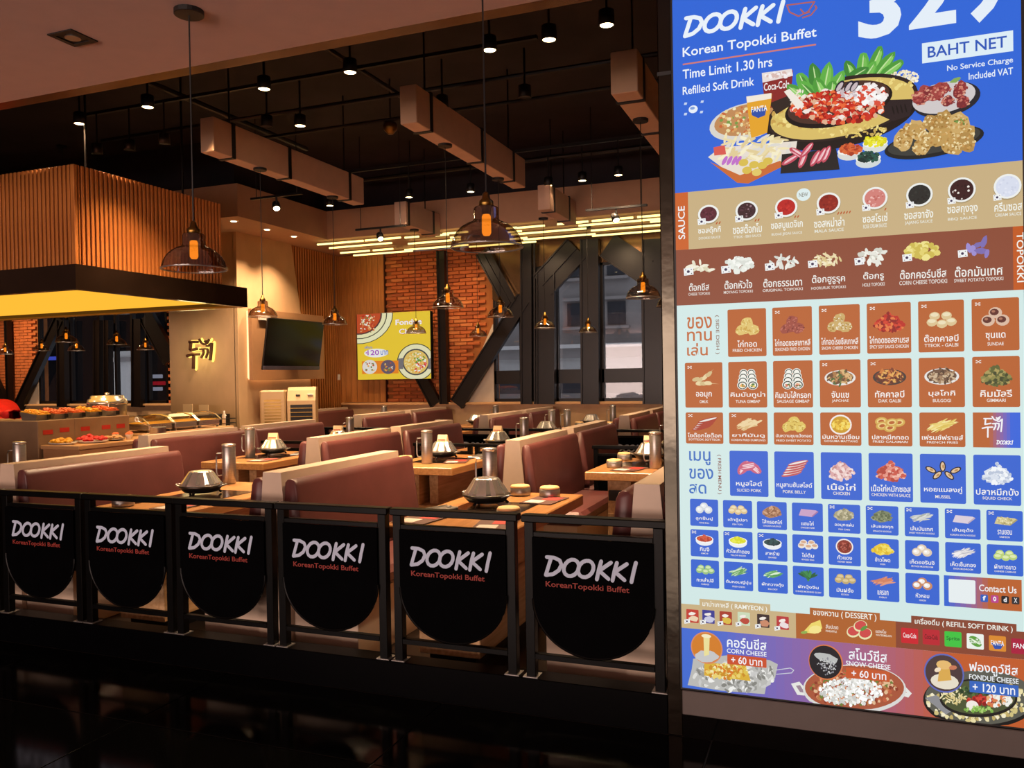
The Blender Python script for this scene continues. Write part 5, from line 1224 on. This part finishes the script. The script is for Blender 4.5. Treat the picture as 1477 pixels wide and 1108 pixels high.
SM = [[('balls', ('d4dade', 'e8ecee', 'f8f8f8'), 'ลูกชิ้นปู', 'CRAB BALL', 0), ('rounds', ('dcc08c', 'ecdcb4'), 'เต้าหู้ปลา', 'FISH TOFU', 0), ('pile', ('b08060', 'd0a484', '906448'), 'ไส้กรอกไก่', 'CHICKEN SAUSAGE', 0), ('block', ('c8a0c4', 'a878a0'), 'แฮมไก่', 'CHICKEN HAM', 0), ('pile', ('a8a080', '8c8868', 'c8c0a0'), 'ออมุกแผ่น', 'FISH CAKE', 1),
        ('pile', ('7a8464', '98a07c', '5c684c'), 'เส้นชองกุก', 'SPINACH NOODLE', 1), ('straws', ('c8ccc8', 'a8b0a8', 'dcdcd4'), 'เส้นมันเทศ', 'SWEET POTATO NOODLE', 1), ('block', ('d8ccd8', 'b8a8bc'), 'เส้นอุด้ง', 'KOREAN UDON NOODLE', 1), ('block', ('d0c490', 'a89c68', 'e4dcb0', 'c0b47c'), 'รามยอน', 'RAMYEON', 1)],
       [('bowl', ('b03c28', 'd0583c'), 'กิมจิ', 'KIMCHI', 1), ('bowl', ('d8d820', 'e8e850'), 'หัวไชเท้าดอง', 'YELLOW RADISH', 1), ('bowl', ('203c40', '2c5050'), 'สาหร่าย', 'SEAWEED', 1), ('rounds', ('e8e0d8', 'd4a888'), 'ไข่ต้ม', 'BOILED EGG', 0), ('roundbowl', ('8c3428', 'b86050', '702820'), 'ถั่วแดง', 'KIDNEY BEAN', 0),
        ('pile', ('e8c838', 'd8b428', 'f0dc68'), 'ข้าวโพด', 'CORN', 0), ('balls', ('dcc8b0', 'f0e8dc', 'ffffff'), 'เห็ดออรินจิ', 'ERYNGII MUSHROOM', 0), ('straws', ('dcd8d8', 'f0ecec', 'bcbcc4'), 'เห็ดเข็มทอง', 'ENOKI MUSHROOM', 0), ('rounds', ('b8d078', 'dce8b0'), 'ผักกาดขาว', 'CHINESE CABBAGE', 0)],
       [('rounds', ('98c080', 'd0e4b0'), 'กะหล่ำปลี', 'CABBAGE', 0), ('straws', ('78b070', 'd0e4c0', '5c9c58'), 'ต้นหอมญี่ปุ่น', 'GREEN ONION', 0), ('sticks', ('60a860', 'd8ecd0', '4c9450'), 'ผักกวางตุ้ง', 'BOK CHOY', 0), ('leaf', ('2c7440', '3c8c4c', '205c34'), 'ผักบุ้งจีน', 'CHINESE MORNING GLORY', 0), ('rounds', ('c0a870', 'dcc898'), 'มันฝรั่ง', 'POTATO', 0),
        ('sticks', ('d08060', 'e09878'), 'แครอท', 'CARROT', 0), ('balls', ('c88860', 'f0ece8', 'ffffff'), 'หัวหอม', 'ONION', 0)]]
for (zt, zb), ts in zip(rs_, SM):
    for i, tt in enumerate(ts): tile(*cs_[i], zt, zb, BL, *tt, big=False)
# contact tile (the code square stays blank)
P = Print(mf).lay(.002); a, b = BX(1361.5, 850), BX(1473.5, 850); zt, zb = rs_[2]; gradbox(a, zb, b, zt, BL, 'b8602c', 0, .6); t = P.build('menu_tile', 'backlit_print', mb_)
P = Print(mf).lay(.003); P.rect(1368, 836, 1407, 870, 'e4ecee', .004); P.textb('Contact Us', BX(1412, 850), zb+(zt-zb)*.56, BX(1466, 850), zb+(zt-zb)*.78, 'eef0f0')
for i, (c, s) in enumerate((('2a5cb8', 'f'), ('b8408a', 'o'), ('1c1c20', 'd'), ('2c2c30', 'X'))):
    x = BX(1414+i*15, 860); P.box(x, zb+(zt-zb)*.22, x+.024, zb+(zt-zb)*.46, c, .004); P.textb(s, x+.007, zb+(zt-zb)*.27, x+.017, zb+(zt-zb)*.42, 'f0f0f4')
P.build('contact_details', 'backlit_print', t)
# --- lower bands
zc = BZ(1013, 868); zd = BZ(1013, 901+4); ze = .206
x1b = BX(1148, 895); x2b = BX(1292, 905)
def band(name, a, b, zt, zb, col, tab, head, tabc):
    global P
    P = Print(mf).lay(.002); P.box(a, zb, b, zt, col); P.box(tab[0], zt-.001, tab[1], zt+.026, col); o = P.build(name, 'backlit_print', mb_)
    P = Print(mf).lay(.003); P.textb(head, tab[0]+.012, zt-.008, tab[1]-.012, zt+.020, 'f0f0e6'); P.build('heading', 'backlit_print', o); return o
rz = BZ(1013, 873); rb = BZ(1013, 908)
rb_ = band('ramyeon_band', L_, x1b, rz, rb, TAN, (BX(1009, 862), BX(1111, 872)), 'มาม่าเกาหลี ( RAMYEON )', TAN)
for i, (x, y, c, c2) in enumerate(((999, 889, 'c03c30', 'e8d0b0'), (1022, 890, '3a3c90', 'c8c8e0'), (1047, 892, 'a83a28', 'd8b848'), (1073, 893, 'c8d8b8', 'b84838'), (1101, 896, '3a2c2c', 'c88868'), (1129, 899, 'b83a3c', 'e8dcdc'))):
    P = Print(mf).lay(.003); P.rect(x-9, y-10, x+9, y+9, c, .003); P.ell(x+2, y+3, 7, 4, c2, 0, 12, .2); P.ell(x-1, y-4, 5, 2, 'f0e8e0', .2, 8, .2); flag(x-8, y+7, .5); P.build('noodle_packet_picture', 'backlit_print', rb_)
db_ = band('dessert_band', x1b, x2b, rz, rb, 'ac602a', (BX(1168, 876), BX(1269, 884)), 'ของหวาน ( DESSERT )', '')
P = Print(mf).lay(.003); P.poly([(1158, 912), (1170, 899), (1183, 894), (1186, 906), (1176, 914)], 'ead46a'); P.ell(1176, 908, 9, 5, 'f2e28c', .2, 10, .15); P.ell(1160, 912, 5, 2, '8cae50', .2, 8)
P.text('สับปะรด', 1191, 901, 1209, 907, 'f0e8dc'); P.text('PINEAPPLE', 1191, 909, 1207, 912, 'e8dccc'); P.build('pineapple_picture', 'backlit_print', db_)
P = Print(mf).lay(.003)
for x, y in ((1231, 911), (1241, 903), (1248, 914)): P.ell(x, y, 10, 7.5, 'e6e2b0', .3, 16); P.ell(x, y-1, 8.5, 6, 'cc4a48', .3, 14)
P.ell(1246, 906, 6, 2.5, '5c9440', .6, 8); P.text('แตงโม', 1263, 908, 1278, 913, 'f0e8dc'); P.text('WATERMELON', 1263, 915, 1286, 918, 'e8dccc'); P.build('watermelon_picture', 'backlit_print', db_)
kb_ = band('soft_drink_band', x2b, R_, rz, rb, '86442f', (BX(1314, 883), BX(1466, 900)), 'เครื่องดื่ม ( REFILL SOFT DRINK )', '')
for x, y, c, s, sc2 in ((1312, 917, 'c8202c', 'Coca-Cola', 'f4eaea'), (1343, 919, 'b82430', 'Coca-Cola', '5c1018'), (1374.5, 922, '3cc040', 'Sprite', '14602c'), (1406.5, 925, 'eaf0ea', 'FuzeTea', '3c8838'), (1438.5, 928, 'd8882c', 'FANTA', 'f4f4f8'), (1470.5, 932, 'a81c3c', 'FANTA', 'f4f4f8')):
    P = Print(mf).lay(.003); r = 12.4 if x < 1460 else 6.5; P.rect(x-12.4, y-11, x+r, y+11, c, .004)
    if s == 'FANTA' and r > 7: P.poly([(x-9, y-1), (x+9, y+1), (x+5, y+8), (x-4, y+8)], '2c50a8')
    if s == 'FuzeTea': P.ell(x, y, 10, 6, '5c9c3c', -.5, 14); P.ell(x, y, 9, 1, 'd8ecc8', -.5, 8)
    P.text(s if r > 7 else 'FAN', x-9.5, y-4, x+min(9.5, r), y+3, sc2 if s != 'FuzeTea' else 'f4f8f0'); P.build('drink_logo', 'backlit_print', kb_)
# --- cheese strip
P = Print(mf).lay(.002); gradbox(L_, ze, R_, rb, '3f6ad0', 'bf5a2a', .08, .8, 40); ch = P.build('cheese_band', 'backlit_print', mb_)
def price(name, lines, box, bc):
    global P
    P = Print(mf).lay(.014)
    for s, x0, x1, y0, y1 in lines[:2]: P.text(s, x0, y0, x1, y1, 'f0f4f8')
    s, x0, x1, y0, y1 = lines[2]; P.rect(box[0], box[1], box[2], box[3], bc, .002); P.text(s, x0, y0, x1, y1, 'f4f4f8'); P.build(name, 'backlit_print', ch)
price('corn_cheese_text', [('คอร์นชีส', 1049, 1106, 919, 934.5), ('CORN CHEESE', 1049, 1106, 936.5, 943), ('+ 60 บาท', 1055, 1100, 947, 957.5)], (1049.5, 945, 1106, 959), 'c8502c')
price('snow_cheese_text', [('สโนว์ชีส', 1224, 1279, 935, 952), ('SNOW CHEESE', 1220, 1284, 954.5, 961.5), ('+ 60 บาท', 1228, 1278, 966.5, 977)], (1220, 964, 1283, 979), 'c4582c')
price('fondue_cheese_text', [('ฟองดูว์ชีส', 1397, 1467, 955, 974), ('FONDUE CHEESE', 1397, 1468, 974, 981.5), ('+ 120 บาท', 1402, 1463, 986, 998)], (1397.5, 983.5, 1468, 1000), '3364bc')
P = Print(mf).lay(.003)
P.poly([(1000, 950), (1050, 945), (1110, 952), (1122, 958), (1118, 978), (1106, 986), (1103, 1001), (1040, 996), (992, 988), (998, 965)], 'b8b8b4')
P.scatter(1060, 975, 58, 22, 150, 4, ('dcdcd8', '9a9a96', 'c8c8c6', 'eeeeea', '84847e'), asp=1.8, jag=.4)
P.poly([(1016, 955), (1076, 960), (1083, 982), (1016, 974)], 'd8ae38'); P.scatter(1048, 968, 30, 10, 120, 2.6, ('e8d070', 'c88c28', 'f0e8b0', 'd87828', 'dcc050'), jag=.3)
for q in ([(1119, 966), (1140, 963), (1145, 966), (1142, 970), (1120, 972)],): vs, fs = ribbon([mf(*p) for p in q], .003); P.raw(vs, fs, 'c8ccd8')
P.ell(1019.5, 934, 22.5, 21, 'd8885c', 0, 30); P.ell(1019.5, 934, 21, 19.5, 'd07c28', 0, 30); P.ell(1019, 946, 17, 7.5, 'c4c4c4', .1, 16, .1); P.poly([(1015, 918), (1024, 916), (1023, 944), (1016, 946)], 'e8dc98'); P.ell(1019, 917, 7, 2.5, 'f0e8c0'); P.v = P.v
P.build('corn_cheese_picture', 'backlit_print', ch)
P = Print(mf).lay(.003)
for pts in ([(1141, 986), (1153, 983), (1168, 1000), (1160, 1003), (1150, 1002)], [(1291, 985), (1300, 984), (1315, 1000), (1310, 1006), (1298, 1002)]): P.poly(pts, 'e4e4e0')
P.poly([(1148, 989), (1154, 988), (1161, 999), (1154, 998)], '9a8494'); P.poly([(1297, 989), (1301, 989), (1308, 999), (1302, 999)], 'c47050')
P.ell(1231, 994, 74, 32, 'd8d8d4', .12, 40); P.ell(1231, 992, 71, 29, 'a8563a', .12, 40)
P.scatter(1231, 993, 62, 24, 300, 2.6, ('c06040', '8c3c28', 'd89068', 'b87848', 'e0b890', '6c7c38'), jag=.3)
P.scatter(1228, 997, 46, 19, 320, 2.2, ('f0f0ec', 'dcdcd6', 'c8c8c4', 'ffffff'), jag=.3)
P.ell(1191, 954, 24.5, 23, 'd87848', 0, 30); P.ell(1190.5, 954, 23, 21.5, '1c1c22', 0, 30); P.ell(1192, 948, 17, 6, 'b8bab8', -.15, 14, .1); P.scatter(1192, 960, 14, 12, 70, 1, ('c8c8c8', '888890')); 
P.build('snow_cheese_picture', 'backlit_print', ch)
P = Print(mf).lay(.003)
P.ell(1412, 1009, 82, 37, '141414', .12, 40); P.ell(1412, 1006, 79, 35, '5a5a50', .12, 40); P.scatter(1412, 1012, 74, 28, 260, 3, ('e8dca8', 'd0c080', 'f0e8c8', 'c0aa68'), jag=.3)
P.poly([(1334, 1006), (1350, 1002), (1380, 1020), (1364, 1030)], '8c8c90')
P.ell(1410, 1006, 56, 25, '1c1a18', .12, 36); P.ell(1410, 1005, 53, 22, '4c5434', .12, 36)
P.scatter(1376, 1004, 20, 12, 60, 3, ('ece0b0', 'dcc888'), asp=3); P.scatter(1410, 996, 26, 7, 60, 2.4, ('3c5430', '283c24', '58703c')); P.scatter(1416, 1010, 20, 7, 60, 2.6, ('b82c24', '8c1c1c', 'd04438')); P.scatter(1440, 1008, 18, 10, 60, 2.8, ('e8dcd0', 'd87848', 'e8a870', 'f0f0e8')); P.ell(1402, 1017, 9, 7, 'f0e8e0', 0, 14); P.scatter(1412, 1022, 24, 4, 30, 2, ('7cae48', 'a8cc70'))
P.ell(1361, 970, 28.5, 25.5, '5c68b8', 0, 32); P.ell(1361, 970, 26.5, 23.5, '4a3838', 0, 32); P.ell(1362, 982, 20, 10, 'e4dcc8', 0, 16); P.poly([(1355, 958), (1368, 957), (1372, 980), (1352, 982)], 'd8a850'); P.ell(1361, 958, 11, 6, 'e4b870', 0, 12); P.ell(1352, 965, 5, 3, 'f0dcc0', .4, 8); P.ell(1374, 962, 6, 3, 'c87858', .2, 8)
xl = R_-.0005; P.v = [(min(x, xl), d, max(z, ze)) for x, d, z in P.v]
P.build('fondue_cheese_picture', 'backlit_print', ch)
# keep all print inside the face
for o in bpy.data.objects:
    if o.type == 'MESH' and o.data.materials and o.data.materials[0].name == 'backlit_print':
        for v in o.data.vertices:
            v.co.x = min(max(v.co.x, L_), R_); v.co.z = min(max(v.co.z, .206), TOPZ)
